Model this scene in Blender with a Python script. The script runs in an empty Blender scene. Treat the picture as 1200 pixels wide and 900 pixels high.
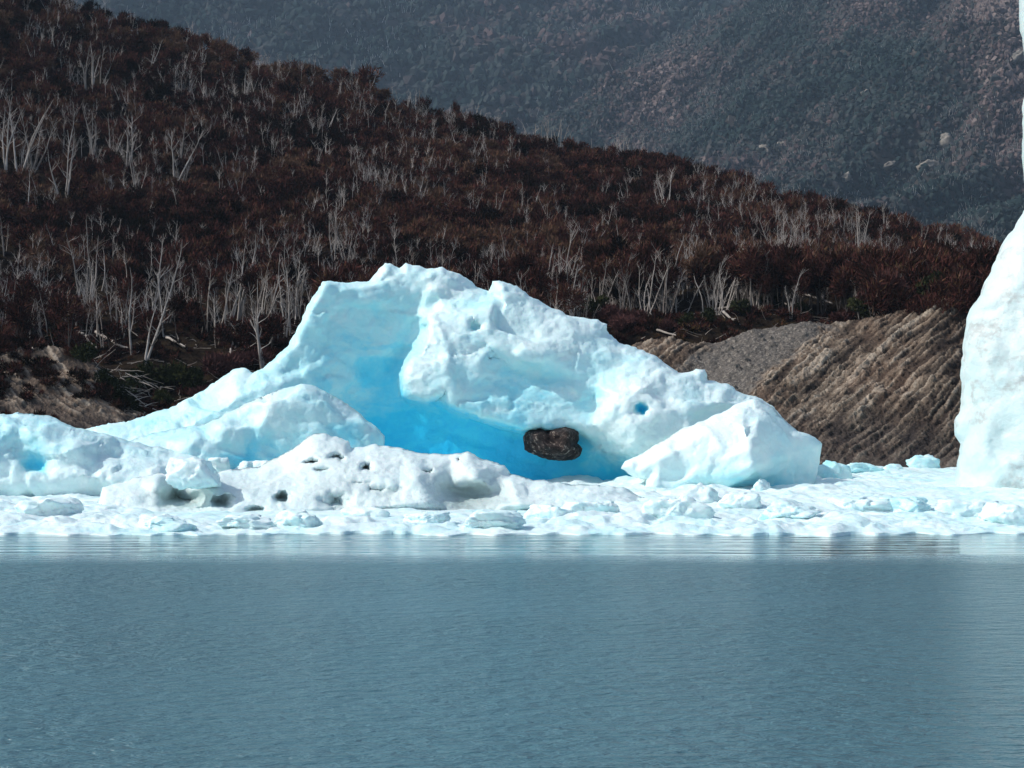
import bpy, bmesh, math, random
import numpy as np
from mathutils import Vector
from mathutils.geometry import delaunay_2d_cdt

random.seed(7)
RNG = np.random.default_rng(11)
S = bpy.context.scene
COL = S.collection
R = math.radians

# ---------------------------------------------------------------- camera, sky, sun, exposure
CAM_H = 10.0
FPX = 600.0 / math.tan(R(15.0))          # focal length in pixels of the 1200 px wide photograph
cam_d = bpy.data.cameras.new('camera')
cam_d.sensor_width = 36.0
cam_d.lens = 18.0 / math.tan(R(15.0))
cam_d.clip_start = 0.5
cam_d.clip_end = 20000.0
cam = bpy.data.objects.new('camera', cam_d)
cam.location = (0, 0, CAM_H)
cam.rotation_euler = (R(90), 0, 0)
COL.objects.link(cam)
S.camera = cam

SUN_ELEV, SUN_AZ = 42.0, -95.0           # azimuth from the view direction (+Y), negative = from the left
world = bpy.data.worlds.new('World')
S.world = world
world.use_nodes = True
wn = world.node_tree
sky = wn.nodes.new('ShaderNodeTexSky')
sky.sky_type = 'NISHITA'
sky.sun_disc = False
sky.sun_elevation = R(SUN_ELEV)
sky.sun_rotation = R(SUN_AZ)
bg = wn.nodes['Background']
wn.links.new(sky.outputs[0], bg.inputs[0])
sky.air_density = 1.0
sky.dust_density = 2.0
sky.ozone_density = 0.5
bg.inputs[1].default_value = 0.13

sun_d = bpy.data.lights.new('sun', 'SUN')
sun_d.energy = 3.3
sun_d.angle = R(0.5)
sun_d.color = (1.0, 0.965, 0.90)
sun = bpy.data.objects.new('sun', sun_d)
sv = Vector((math.sin(R(SUN_AZ)) * math.cos(R(SUN_ELEV)), math.cos(R(SUN_AZ)) * math.cos(R(SUN_ELEV)), math.sin(R(SUN_ELEV))))
sun.rotation_euler = sv.to_track_quat('Z', 'Y').to_euler()
sun.location = sv * 300
COL.objects.link(sun)

S.view_settings.view_transform = 'Standard'
S.view_settings.look = 'None'
S.view_settings.exposure = 0.2
S.view_settings.gamma = 1.0
S.view_settings.use_curve_mapping = False
S.render.engine = 'CYCLES'
S.cycles.max_bounces = 6
S.cycles.diffuse_bounces = 3
S.cycles.volume_bounces = 0
S.cycles.transparent_max_bounces = 4


# ---------------------------------------------------------------- numeric helpers
def P(u, v, Y):
    """photo pixel and distance -> world"""
    u = np.asarray(u, float); v = np.asarray(v, float); Y = np.asarray(Y, float)
    return np.stack(np.broadcast_arrays((u - 600) / FPX * Y, Y, CAM_H - (v - 450) / FPX * Y), -1)


def _h(ix, iy, iz, k=0):
    x = (ix.astype(np.int64) * 374761393 + iy.astype(np.int64) * 668265263 + iz.astype(np.int64) * 2147483647 + k * 1274126177) & 0xffffffff
    x = ((x ^ (x >> 13)) * 1274126177) & 0xffffffff
    x = ((x ^ (x >> 16)) * 2246822519) & 0xffffffff
    return ((x ^ (x >> 15)) & 0xffffff) / float(0x1000000)


def noise(p, k=0):
    p = np.asarray(p, float)
    i = np.floor(p).astype(np.int64)
    f = p - i
    w = f * f * f * (f * (f * 6 - 15) + 10)
    out = 0
    for dx in (0, 1):
        for dy in (0, 1):
            for dz in (0, 1):
                a = [i[..., 0] + dx, i[..., 1] + dy, i[..., 2] + dz]
                th = _h(*a, k) * 6.2831853
                cz = _h(*a, k + 17) * 2 - 1
                sz = np.sqrt(1 - cz * cz)
                g = np.cos(th) * sz * (f[..., 0] - dx) + np.sin(th) * sz * (f[..., 1] - dy) + cz * (f[..., 2] - dz)
                ww = (w[..., 0] if dx else 1 - w[..., 0]) * (w[..., 1] if dy else 1 - w[..., 1]) * (w[..., 2] if dz else 1 - w[..., 2])
                out = out + g * ww
    return out * 1.6


def fbm(p, oct=4, k=0, gain=0.5, ridged=False):
    p = np.asarray(p, float)
    a, s, o = 1.0, 0, 0.0
    for j in range(oct):
        n = noise(p * (2.03 ** j), k + 31 * j)
        if ridged:
            n = 1 - 2 * np.abs(n)
        o = o + a * n
        s += a
        a *= gain
    return o / s


def voronoi(p, k=0):
    """F1, F2, random of nearest cell, vector to the nearest point, id-gradient"""
    p = np.asarray(p, float)
    i = np.floor(p).astype(np.int64)
    n = p.shape[0]
    F1 = np.full(n, 9.0); F2 = np.full(n, 9.0); rid = np.zeros(n); vec = np.zeros((n, 3)); grad = np.zeros((n, 3))
    for dx in (-1, 0, 1):
        for dy in (-1, 0, 1):
            for dz in (-1, 0, 1):
                a = (i[:, 0] + dx, i[:, 1] + dy, i[:, 2] + dz)
                c = np.stack([a[0] + _h(*a, k + 1), a[1] + _h(*a, k + 2), a[2] + _h(*a, k + 3)], -1)
                d = np.sqrt(((p - c) ** 2).sum(-1))
                near = d < F1
                F2 = np.where(near, F1, np.minimum(F2, d))
                F1 = np.where(near, d, F1)
                if near.any():
                    rid = np.where(near, _h(*a, k + 5), rid)
                    vec[near] = (p - c)[near]
                    g = np.stack([_h(*a, k + 6), _h(*a, k + 7), _h(*a, k + 8)], -1) * 2 - 1
                    grad[near] = g[near]
    return F1, F2, rid, vec, grad


def facets(p, k=0, sharp=14.0, rnd=0.25):
    """broken planes: every cell its own tilted plane, blended over a narrow seam"""
    p = np.asarray(p, float)
    i = np.floor(p).astype(np.int64)
    num = np.zeros(len(p)); den = np.zeros(len(p))
    for dx in (-1, 0, 1):
        for dy in (-1, 0, 1):
            for dz in (-1, 0, 1):
                a = (i[:, 0] + dx, i[:, 1] + dy, i[:, 2] + dz)
                v = p - np.stack([a[0] + _h(*a, k + 1), a[1] + _h(*a, k + 2), a[2] + _h(*a, k + 3)], -1)
                g = np.stack([_h(*a, k + 6), _h(*a, k + 7), _h(*a, k + 8)], -1) * 2 - 1
                w = np.exp(-sharp * np.sqrt((v ** 2).sum(-1))) + 1e-12
                num += w * ((g * v).sum(1) + (_h(*a, k + 5) - 0.5) * rnd); den += w
    return num / den


def sstep(a, b, x):
    t = np.clip((x - a) / (b - a), 0, 1)
    return t * t * (3 - 2 * t)


# ---------------------------------------------------------------- scene helpers
def mesh_np(name, V, F, smooth=True, attrs=None):
    V = np.ascontiguousarray(V, dtype=np.float32)
    F = np.ascontiguousarray(F, dtype=np.int32)
    me = bpy.data.meshes.new(name)
    me.vertices.add(len(V)); me.vertices.foreach_set('co', V.ravel())
    k = F.shape[1]
    me.loops.add(F.size); me.loops.foreach_set('vertex_index', F.ravel())
    me.polygons.add(len(F)); me.polygons.foreach_set('loop_start', np.arange(0, F.size, k, dtype=np.int32))
    me.polygons.foreach_set('use_smooth', np.full(len(F), smooth))
    me.update(calc_edges=True)
    for nm, arr in (attrs or {}).items():
        at = me.attributes.new(nm, 'FLOAT', 'POINT')
        at.data.foreach_set('value', np.ascontiguousarray(arr, dtype=np.float32))
    return me


def link(name, me, mat=None, parent=None, loc=None):
    o = bpy.data.objects.new(name, me)
    COL.objects.link(o)
    if mat and me is not None and not me.materials:
        me.materials.append(mat)
    if parent:
        o.parent = parent
    if loc is not None:
        o.location = loc
    return o


def tag(o, label=None, cat=None, group=None, kind=None):
    if label: o['label'] = label
    if cat: o['category'] = cat
    if group: o['group'] = group
    if kind: o['kind'] = kind
    return o


def grid_faces(nu, nv):
    i = np.arange(nu - 1)[:, None] * nv + np.arange(nv - 1)[None, :]
    return np.stack([i, i + nv, i + nv + 1, i + 1], -1).reshape(-1, 4)


# ---------------------------------------------------------------- materials
class NT:
    def __init__(s, name):
        s.m = bpy.data.materials.new(name); s.m.use_nodes = True
        s.t = s.m.node_tree; s.b = s.t.nodes['Principled BSDF']
        s.out = s.t.nodes['Material Output']

    def n(s, kind, **kw):
        x = s.t.nodes.new('ShaderNode' + kind)
        for k, v in kw.items(): setattr(x, k, v)
        return x

    def l(s, a, b): s.t.links.new(a, b)

    def attr(s, nm): return s.n('Attribute', attribute_name=nm).outputs['Fac']

    def math(s, op, a, b=None, clamp=False):
        x = s.n('Math', operation=op, use_clamp=clamp)
        for i, q in enumerate((a, b)):
            if q is None: continue
            if isinstance(q, (int, float)): x.inputs[i].default_value = q
            else: s.l(q, x.inputs[i])
        return x.outputs[0]

    def pos(s, scale=(1, 1, 1), rot=(0, 0, 0)):
        g = s.n('NewGeometry'); m = s.n('Mapping'); s.l(g.outputs['Position'], m.inputs[0])
        m.inputs['Scale'].default_value = scale; m.inputs['Rotation'].default_value = rot
        return m.outputs[0]

    def noise(s, scale, detail=4, vec=None, rough=0.55, dist=0.0):
        x = s.n('TexNoise'); x.inputs['Scale'].default_value = scale; x.inputs['Detail'].default_value = detail
        x.inputs['Roughness'].default_value = rough; x.inputs['Distortion'].default_value = dist
        s.l(vec if vec is not None else s.pos(), x.inputs['Vector'])
        return x.outputs['Fac']

    def vor(s, scale, vec=None, feature='F1', out='Distance'):
        x = s.n('TexVoronoi', feature=feature); x.inputs['Scale'].default_value = scale
        s.l(vec if vec is not None else s.pos(), x.inputs['Vector'])
        return x.outputs[out]

    def ramp(s, fac, stops, interp='LINEAR'):
        x = s.n('ValToRGB'); e = x.color_ramp.elements; x.color_ramp.interpolation = interp
        while len(e) < len(stops): e.new(0.5)
        for q, (p, c) in zip(e, stops):
            q.position = p; q.color = (*c, 1) if len(c) == 3 else c
        s.l(fac, x.inputs[0])
        return x.outputs[0]

    def mix(s, fac, a, b, mode='MIX'):
        x = s.n('Mix', data_type='RGBA', blend_type=mode)
        for sock, q in ((x.inputs[0], fac), (x.inputs[6], a), (x.inputs[7], b)):
            if isinstance(q, (int, float)): sock.default_value = q
            elif isinstance(q, tuple): sock.default_value = (*q, 1)
            else: s.l(q, sock)
        return x.outputs[2]

    def bump(s, h, strength=0.3, dist=0.1):
        x = s.n('Bump'); x.inputs['Strength'].default_value = strength; x.inputs['Distance'].default_value = dist
        s.l(h, x.inputs['Height']); s.l(x.outputs[0], s.b.inputs['Normal'])
        return x

    def set(s, **kw):
        for k, v in kw.items():
            i = s.b.inputs[k.replace('_', ' ')]
            if hasattr(v, 'is_output'): s.l(v, i)
            elif isinstance(v, tuple): i.default_value = (*v, 1) if len(v) == 3 and i.type == 'RGBA' else v
            else: i.default_value = v
        return s.m


def ice_material(name, dirt_amount=0.0, cracks=0.0, whiteness=0.0, shade=1.0):
    m = NT(name)
    blue = m.attr('blue'); dirt = m.attr('dirt')
    n1 = m.noise(0.45, 5)
    n2 = m.noise(2.2, 5)
    wob = m.math('ADD', m.math('MULTIPLY', m.math('SUBTRACT', n1, 0.5), 0.42), m.math('MULTIPLY', m.math('SUBTRACT', n2, 0.5), 0.16))
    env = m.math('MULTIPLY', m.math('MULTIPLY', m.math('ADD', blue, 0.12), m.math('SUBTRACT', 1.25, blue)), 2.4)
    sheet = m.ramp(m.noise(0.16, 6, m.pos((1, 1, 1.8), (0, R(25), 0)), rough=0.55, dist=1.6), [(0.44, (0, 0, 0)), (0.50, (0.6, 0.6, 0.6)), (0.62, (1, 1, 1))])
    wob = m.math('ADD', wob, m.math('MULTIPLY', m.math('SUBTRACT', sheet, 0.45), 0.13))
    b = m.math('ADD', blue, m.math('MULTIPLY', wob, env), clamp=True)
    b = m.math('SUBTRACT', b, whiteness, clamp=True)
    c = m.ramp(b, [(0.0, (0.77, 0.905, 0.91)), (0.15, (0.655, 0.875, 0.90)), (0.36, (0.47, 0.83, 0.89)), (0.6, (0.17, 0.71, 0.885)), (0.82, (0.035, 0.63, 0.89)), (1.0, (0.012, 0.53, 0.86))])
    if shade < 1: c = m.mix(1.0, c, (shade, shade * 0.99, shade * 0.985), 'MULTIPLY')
    # dirt: grains of ground rock; the attribute also tints the mound's hollows grey-green
    speck = m.ramp(m.noise(6.0, 6, rough=0.7), [(0.5, (0, 0, 0)), (0.72, (1, 1, 1))])
    patch = m.ramp(m.noise(0.35, 5, rough=0.65), [(0.47, (0, 0, 0)), (0.68, (1, 1, 1))])
    f = m.math('MULTIPLY', m.math('MULTIPLY', speck, patch), dirt_amount)
    f = m.math('ADD', f, m.math('MULTIPLY', dirt, m.math('ADD', 0.45, m.math('MULTIPLY', n2, 0.7))), clamp=True)
    c = m.mix(f, c, (0.27, 0.34, 0.335))
    if cracks:
        w = m.n('TexNoise'); w.inputs['Scale'].default_value = 0.09; w.inputs['Detail'].default_value = 6; w.inputs['Roughness'].default_value = 0.6
        m.l(m.pos((1, 1, 1.4), (0, R(35), 0)), w.inputs['Vector'])
        d = m.math('ABSOLUTE', m.math('SUBTRACT', w.outputs['Fac'], 0.5))
        line = m.ramp(d, [(0.0, (1, 1, 1)), (0.012, (0.7, 0.7, 0.7)), (0.03, (0, 0, 0))])
        line = m.math('MULTIPLY', line, m.ramp(m.noise(0.5, 6, rough=.7), [(0.42, (0, 0, 0)), (0.58, (1, 1, 1))]))
        c = m.mix(m.math('MULTIPLY', line, cracks), c, (0.40, 0.43, 0.43))
    h = m.math('ADD', m.math('MULTIPLY', m.noise(2.6, 8, rough=0.68), 0.7), m.math('MULTIPLY', m.vor(1.3), 0.4))
    m.bump(h, 0.5, 0.22)
    return m.set(Base_Color=c, Roughness=0.42, Specular_IOR_Level=0.35, Subsurface_Weight=0.12, Subsurface_Radius=(0.15, 0.6, 1.0), Subsurface_Scale=0.35)


M_ICE = ice_material('glacier_ice', 0.12)
M_ICE_DIRTY = ice_material('dirty_ice', 0.6, shade=0.98)
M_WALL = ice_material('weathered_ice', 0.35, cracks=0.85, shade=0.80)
M_BRASH = ice_material('brash_ice', 0.10)


def rock_material():
    m = NT('banded_rock')
    g = m.attr('gravel'); st = m.attr('layer')
    n = m.noise(2.2, 9, rough=0.78)
    big = m.noise(0.12, 4)
    c = m.ramp(m.math('ADD', m.math('MULTIPLY', n, 0.55), m.math('MULTIPLY', st, 0.50)), [(0.30, (0.030, 0.024, 0.022)), (0.44, (0.105, 0.081, 0.064)), (0.56, (0.225, 0.176, 0.134)), (0.72, (0.45, 0.38, 0.305))])
    c = m.mix(m.ramp(big, [(0.45, (0, 0, 0)), (0.62, (0.4, 0.4, 0.4))]), c, m.mix(0.5, c, (0.30, 0.19, 0.13)))
    low = m.ramp(m.attr('foot_dark'), [(0.0, (0, 0, 0)), (1.0, (1, 1, 1))])
    c = m.mix(m.math('MULTIPLY', low, 0.62), c, (0.06, 0.052, 0.052))
    peb = m.ramp(m.vor(4.0, out='Color'), [(0.0, (0.06, 0.055, 0.05)), (0.6, (0.145, 0.125, 0.108)), (0.8, (0.36, 0.32, 0.275))])
    peb = m.mix(0.5, peb, m.ramp(m.noise(7, 5, rough=0.7), [(0.35, (0.08, 0.075, 0.07)), (0.7, (0.27, 0.25, 0.23))]))
    c = m.mix(g, c, peb)
    h = m.math('ADD', m.noise(2.5, 8, rough=0.7), m.math('MULTIPLY', m.vor(2.4), 0.4))
    m.bump(h, 1.0, 0.5)
    return m.set(Base_Color=c, Roughness=0.9, Specular_IOR_Level=0.1)


M_ROCK = rock_material()


def simple(name, stops, scale=1.0, rough=0.9, bump=0.4, bdist=0.1, detail=6, use_tint=None, spec=0.2):
    m = NT(name)
    n = m.noise(scale, detail, rough=0.65)
    if use_tint:
        n = m.math('ADD', m.math('MULTIPLY', n, 1 - use_tint), m.math('MULTIPLY', m.attr('tint'), use_tint))
    m.bump(m.noise(scale * 3, 5), bump, bdist)
    return m.set(Base_Color=m.ramp(n, stops), Roughness=rough, Specular_IOR_Level=spec)


M_GROUND = simple('forest_floor', [(0.3, (0.008, 0.006, 0.005)), (0.5, (0.018, 0.013, 0.010)), (0.62, (0.030, 0.023, 0.014)), (0.78, (0.06, 0.045, 0.034))], 0.8, 1.0, 0.8, 0.4, spec=0.0)
M_FARGROUND = simple('far_slope_ground', [(0.3, (0.02, 0.022, 0.02)), (0.55, (0.035, 0.032, 0.03)), (0.72, (0.09, 0.08, 0.07))], 0.02, 1.0, 0.5, 2.0, spec=0.0)
def bark_material():
    m = NT('bleached_bark')
    f = m.math('ADD', m.math('MULTIPLY', m.noise(0.35, 4, rough=.65), 0.7), m.math('MULTIPLY', m.math('SUBTRACT', m.n('ObjectInfo').outputs['Random'], .35), 0.35))
    m.bump(m.noise(6, 4), 0.3, 0.03)
    return m.set(Base_Color=m.ramp(f, [(0.2, (0.16, 0.135, 0.12)), (0.42, (0.33, 0.30, 0.275)), (0.6, (0.50, 0.46, 0.43)), (0.8, (0.64, 0.60, 0.56))]), Roughness=0.9, Specular_IOR_Level=0.1)


M_BARK = bark_material()
M_TRUNK = simple('grey_bark', [(0.3, (0.045, 0.036, 0.032)), (0.7, (0.12, 0.10, 0.09))], 1.5, 0.9, 0.4, 0.03)
M_LOG = simple('weathered_log', [(0.3, (0.22, 0.19, 0.17)), (0.7, (0.44, 0.40, 0.36))], 2.0, 0.9, 0.3, 0.03)
M_DARK_PATCH = simple('dark_patch_rock', [(0.34, (0.006, 0.005, 0.005)), (0.49, (0.020, 0.014, 0.013)), (0.58, (0.06, 0.042, 0.038)), (0.66, (0.32, 0.28, 0.24))], 2.2, 0.75, 0.9, 0.25, detail=8)


def twig_material(name, stops):
    m = NT(name)
    t = m.attr('tint')
    oi = m.n('ObjectInfo').outputs['Random']
    f = m.math('ADD', m.math('MULTIPLY', t, 0.7), m.math('MULTIPLY', oi, 0.3))
    return m.set(Base_Color=m.ramp(f, stops), Roughness=1.0, Specular_IOR_Level=0.0)


M_TWIG = twig_material('bare_brown_twigs', [(0.0, (0.004, 0.004, 0.003)), (0.2, (0.012, 0.009, 0.006)), (0.38, (0.024, 0.013, 0.010)), (0.5, (0.054, 0.022, 0.019)), (0.66, (0.105, 0.040, 0.034)), (0.80, (0.078, 0.050, 0.024)), (1.0, (0.24, 0.135, 0.115))])
M_GREEN = twig_material('dark_green_leaves', [(0.0, (0.010, 0.012, 0.007)), (0.5, (0.026, 0.030, 0.013)), (1.0, (0.055, 0.058, 0.026))])
M_REDTWIG = twig_material('reddish_brown_twigs', [(0.0, (0.03, 0.016, 0.015)), (0.5, (0.075, 0.036, 0.034)), (1.0, (0.13, 0.06, 0.055))])
M_FARWOOD = twig_material('far_forest_crowns', [(0.0, (0.006, 0.013, 0.013)), (0.35, (0.022, 0.036, 0.036)), (0.55, (0.042, 0.048, 0.048)), (0.75, (0.080, 0.058, 0.058)), (1.0, (0.20, 0.165, 0.155))])  # part of the distance haze's blue is put into these crown colours
M_FARSNAG = simple('far_bleached_wood', [(0.3, (0.36, 0.34, 0.325)), (0.7, (0.62, 0.59, 0.56))], 0.05)


def water_material():
    m = NT('lake_water')
    g = m.n('NewGeometry'); sx = m.n('SeparateXYZ'); m.l(g.outputs['Position'], sx.inputs[0])
    y = m.math('ADD', sx.outputs[1], m.math('MULTIPLY', m.math('SUBTRACT', m.noise(0.07, 5, m.pos((1, 1.5, 1)), rough=0.65), 0.5), 9.0))
    calm = m.ramp(m.math('DIVIDE', m.math('SUBTRACT', y, 105.4), 7.0, clamp=True), [(0, (0, 0, 0)), (1, (1, 1, 1))])
    # wind ripples on the open lake
    r1 = m.noise(1.0, 4, m.pos((0.55, 1.35, 1)), rough=0.62, dist=0.25)
    r2 = m.noise(2.4, 3, m.pos((0.65, 1.3, 1)), rough=0.6, dist=0.2)
    rip = m.math('ADD', m.math('MULTIPLY', r1, 0.70), m.math('MULTIPLY', r2, 0.34))
    gust = m.ramp(m.noise(0.035, 4, m.pos((0.5, 1.4, 1))), [(0.35, (0.62, 0.62, 0.62)), (0.65, (1.15, 1.15, 1.15))])
    rip = m.math('MULTIPLY', rip, gust)
    # long low undulations in the lee of the ice
    c1 = m.noise(0.55, 3, m.pos((0.10, 1.3, 1)), rough=0.6)
    c2 = m.noise(1.4, 2, m.pos((0.2, 1.0, 1)), rough=0.5)
    cal = m.math('ADD', m.math('MULTIPLY', c1, 0.12), m.math('MULTIPLY', c2, 0.03))
    nb = []
    for h, dist in ((rip, 0.95), (cal, 0.85)):
        bp = m.n('Bump'); bp.inputs['Strength'].default_value = 1.0; bp.inputs['Distance'].default_value = dist
        m.l(h, bp.inputs['Height']); nb.append(bp.outputs[0])
    x = m.n('Mix', data_type='VECTOR'); m.l(calm, x.inputs[0]); m.l(nb[0], x.inputs[4]); m.l(nb[1], x.inputs[5])
    m.l(x.outputs[1], m.b.inputs['Normal'])
    rg = m.math('SUBTRACT', 0.30, m.math('MULTIPLY', calm, 0.26))
    return m.set(Base_Color=(0.066, 0.155, 0.190), Roughness=rg, IOR=1.33, Specular_IOR_Level=0.5)


M_WATER = water_material()

# ---------------------------------------------------------------- water
NXW = 2
V = np.array([[-5000, -300, 0], [5000, -300, 0], [5000, 7000, 0], [-5000, 7000, 0]], float)
tag(link('water', mesh_np('water', V, np.array([[0, 1, 2, 3]])), M_WATER), 'rippled blue grey glacial lake with a calm strip along the ice', 'lake', kind='structure')

# ---------------------------------------------------------------- near hill (terrain)
VR = np.array([(-300, -230), (-100, -120), (0, -48), (100, 18), (200, 47), (300, 80), (400, 108), (430, 112), (500, 146), (560, 160), (600, 170), (700, 192), (800, 205), (850, 217),
               (900, 238), (1000, 262), (1100, 284), (1165, 306), (1300, 330), (1500, 360)], float)
YR = np.array([(-300, 560), (0, 520), (400, 480), (700, 460), (900, 430), (1100, 400), (1500, 400)], float)


def vr(u): return np.interp(u, VR[:, 0], VR[:, 1])
def yr(u): return np.interp(u, YR[:, 0], YR[:, 1])


PS = np.array([0, 0.10, 0.22, 1.0]); PB = np.array([0, 0.58, 0.86, 1.86])


def hill_v(u, s):
    """row of the hill's ground at column u, s = 0 shore .. 1 ridge"""
    r = vr(u)
    lo = np.interp(s, [0, 0.10, 0.22], [550, 440, 378])
    lo_end = 378
    t = np.clip((s - 0.22) / 0.78, 0, 1)
    hi = lo_end + (r - lo_end) * t ** 0.92
    return np.where(s < 0.22, lo, hi)


def hill_y(u, s): return 226 + (yr(u) - 226) * s


def hill_point(u, s):
    p = P(u, hill_v(u, s), hill_y(u, s))
    q = np.stack([p[..., 0] * 0.05, p[..., 1] * 0.05, np.zeros_like(p[..., 0])], -1)
    fade = np.clip(s * 6, 0, 1)
    p[..., 2] += (fbm(q, 3, 3) * 2.6 + fbm(q * 5, 3, 9) * 0.5) * fade
    return p


nu, ns = 420, 220
uu = np.linspace(-260, 1460, nu); ss = np.linspace(0, 1.0, ns)
U, SS = np.meshgrid(uu, ss, indexing='ij')
V = hill_point(U, SS)
# the far side of the ridge falls away again
back = []
for k, (dy, dz) in enumerate([(12, -1.0), (40, -8), (110, -32), (220, -150)]):
    b = V[:, -1, :].copy(); b[:, 1] += dy; b[:, 2] += dz; back.append(b[:, None, :])
V = np.concatenate([V] + back, 1)
tag(link('hillside', mesh_np('hillside', V.reshape(-1, 3), grid_faces(nu, V.shape[1])[:, ::-1]), M_GROUND), 'dark brown wooded hillside behind the ice', 'hillside', kind='structure')


def hill_s_of(u, v):
    """invert hill_v"""
    s = np.linspace(0, 1, 400)
    hv = hill_v(np.full_like(s, u), s)
    return float(np.interp(-v, -hv, s))


# ---------------------------------------------------------------- far hills
def far_hill(name, crest, Yb, Yt, vb, k, label):
    crest = np.array(crest, float)
    nu, ns = 240, 120
    uu = np.linspace(-400, 1600, nu); ss = np.linspace(0, 1, ns)
    U, T = np.meshgrid(uu, ss, indexing='ij')
    vt = np.interp(U, crest[:, 0], crest[:, 1])
    Vv = vb + (vt - vb) * T
    Y = Yb + (Yt - Yb) * T
    V = P(U, Vv, Y)
    q = np.stack([V[..., 0], V[..., 1], V[..., 2] * 0], -1) * 0.0022
    V[..., 2] += (fbm(q, 5, k) * 60 + fbm(np.stack([(V[..., 0] - V[..., 1] * 0.55) * 0.006, (V[..., 1] + V[..., 0] * 0.5) * 0.0012, q[..., 2]], -1), 4, k + 2, ridged=True) * 80) * np.clip(T * 5, 0, 1) * np.clip((1.0 - T) * 5, 0.15, 1)
    b = V[:, -1, :].copy(); b[:, 1] += 250; b[:, 2] -= 60
    c = b.copy(); c[:, 1] += 500; c[:, 2] -= 600
    V = np.concatenate([V, b[:, None], c[:, None]], 1)
    o = link(name, mesh_np(name, V.reshape(-1, 3), grid_faces(nu, V.shape[1])[:, ::-1]), M_FARGROUND)
    tag(o, label, 'hill', kind='structure')
    return V[:, :ns]


farR = far_hill('far_hill', [(-400, 420), (300, 300), (520, 190), (620, 140), (700, 98), (800, 48), (880, 0), (1000, -70), (1200, -170), (1600, -330)], 1450, 3300, 420, 21,
                'steep far slope of grey forest rising to the right')
farL = far_hill('far_hill.001', [(-400, -260), (200, -200), (500, -140), (800, -110), (1200, -120), (1600, -140)], 2300, 4800, 300, 22,
                'hazy blue forested slope closing the background')


def bilinear(G, a, b):
    n, m = G.shape[:2]
    x = a * (n - 1); y = b * (m - 1)
    i = np.clip(x.astype(int), 0, n - 2); j = np.clip(y.astype(int), 0, m - 2)
    fx = (x - i)[:, None]; fy = (y - j)[:, None]
    return G[i, j] * (1 - fx) * (1 - fy) + G[i + 1, j] * fx * (1 - fy) + G[i, j + 1] * (1 - fx) * fy + G[i + 1, j + 1] * fx * fy


ico = bmesh.new(); bmesh.ops.create_icosphere(ico, subdivisions=1, radius=1.0)
ICO_V = np.array([v.co[:] for v in ico.verts]); ICO_F = np.array([[v.index for v in f.verts] for f in ico.faces]); ico.free()


def far_wood(G, n, size, k, name, label, snag_n):
    rng = np.random.default_rng(k)
    a = rng.random(n * 2); b = rng.random(n * 2) ** 0.8
    a = 0.15 + 0.7 * a
    p = bilinear(G, a, b)
    # strips running up to the right stay thin, others thick
    ang = R(38)
    q = np.stack([(p[:, 0] * math.cos(ang) + p[:, 2] * math.sin(ang)) * 0.002, (-p[:, 0] * math.sin(ang) + p[:, 2] * math.cos(ang)) * 0.012, p[:, 1] * 0.0008], -1)
    dens = fbm(q, 4, k)
    keep = (dens + rng.normal(0, 0.35, len(dens))) < 0.45
    p = p[keep][:n]; dens = dens[keep][:n]
    n = len(p)
    sc = size * rng.uniform(0.6, 1.45, n)
    Vt = ICO_V[None] * (1 + rng.normal(0, 0.38, (n, len(ICO_V), 1)))
    ax = np.stack([rng.uniform(0.8, 1.2, n), rng.uniform(0.8, 1.2, n), rng.uniform(0.8, 1.5, n)], -1)
    V = Vt * (sc[:, None] * ax)[:, None, :] + (p + np.array([0, 0, 1]) * sc[:, None] * 0.5)[:, None, :]
    F = ICO_F[None] + (np.arange(n) * len(ICO_V))[:, None, None]
    hz = (p[:, 2] - 120) / 300
    tint = np.clip(0.42 + fbm(np.stack([p[:, 0], p[:, 1] * 0.6, p[:, 2]], -1) * 0.0035, 4, k + 3) * 1.2 + rng.normal(0, 0.15, n) + np.clip(hz, -0.3, 0.5) * 0.25, 0, 1)
    me = mesh_np(name, V.reshape(-1, 3), F.reshape(-1, 3), False, {'tint': np.repeat(tint, len(ICO_V))})
    tag(link(name, me, M_FARWOOD), label, 'forest', kind='stuff')
    # bleached trunks
    a = 0.15 + 0.7 * rng.random(snag_n * 5); b = rng.random(snag_n * 5) ** 0.8
    p = bilinear(G, a, b)
    q = np.stack([(p[:, 0] * math.cos(ang) + p[:, 2] * math.sin(ang)) * 0.003, (-p[:, 0] * math.sin(ang) + p[:, 2] * math.cos(ang)) * 0.010, p[:, 1] * 0.0008], -1)
    d2 = fbm(q, 4, k + 9) + fbm(p * 0.02, 2, k + 5) * 0.5
    p = p[np.argsort(-(d2 + rng.normal(0, 0.09, len(d2))))[:snag_n]]
    n = len(p)
    Vs, Fs = [], []
    h = size * rng.uniform(1.1, 3.0, n); r = size * 0.10 * rng.uniform(0.6, 1.4, n)
    lean = rng.normal(0, 0.30, (n, 2))
    tri = np.array([[math.cos(t), math.sin(t)] for t in (0, 2.1, 4.2)])
    bot = np.concatenate([p[:, None, :2] + tri[None] * r[:, None, None], np.repeat(p[:, None, 2:] - 0.5, 3, 1)], -1)
    top = np.concatenate([p[:, None, :2] + (lean * h[:, None])[:, None] + tri[None] * r[:, None, None] * 0.4, np.repeat((p[:, 2] + h)[:, None, None], 3, 1)], -1)
    V = np.concatenate([bot, top], 1).reshape(-1, 3)
    F = np.array([[0, 1, 4, 3], [1, 2, 5, 4], [2, 0, 3, 5]])[None] + (np.arange(n) * 6)[:, None, None]
    o = link('bleached_trunk_scatter', mesh_np('bleached_trunk_scatter', V, F.reshape(-1, 4), False), M_FARSNAG)
    tag(o, label.replace('forest', 'bleached dead trunks').replace('grey-brown', 'pale'), 'dead wood', kind='stuff')


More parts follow.
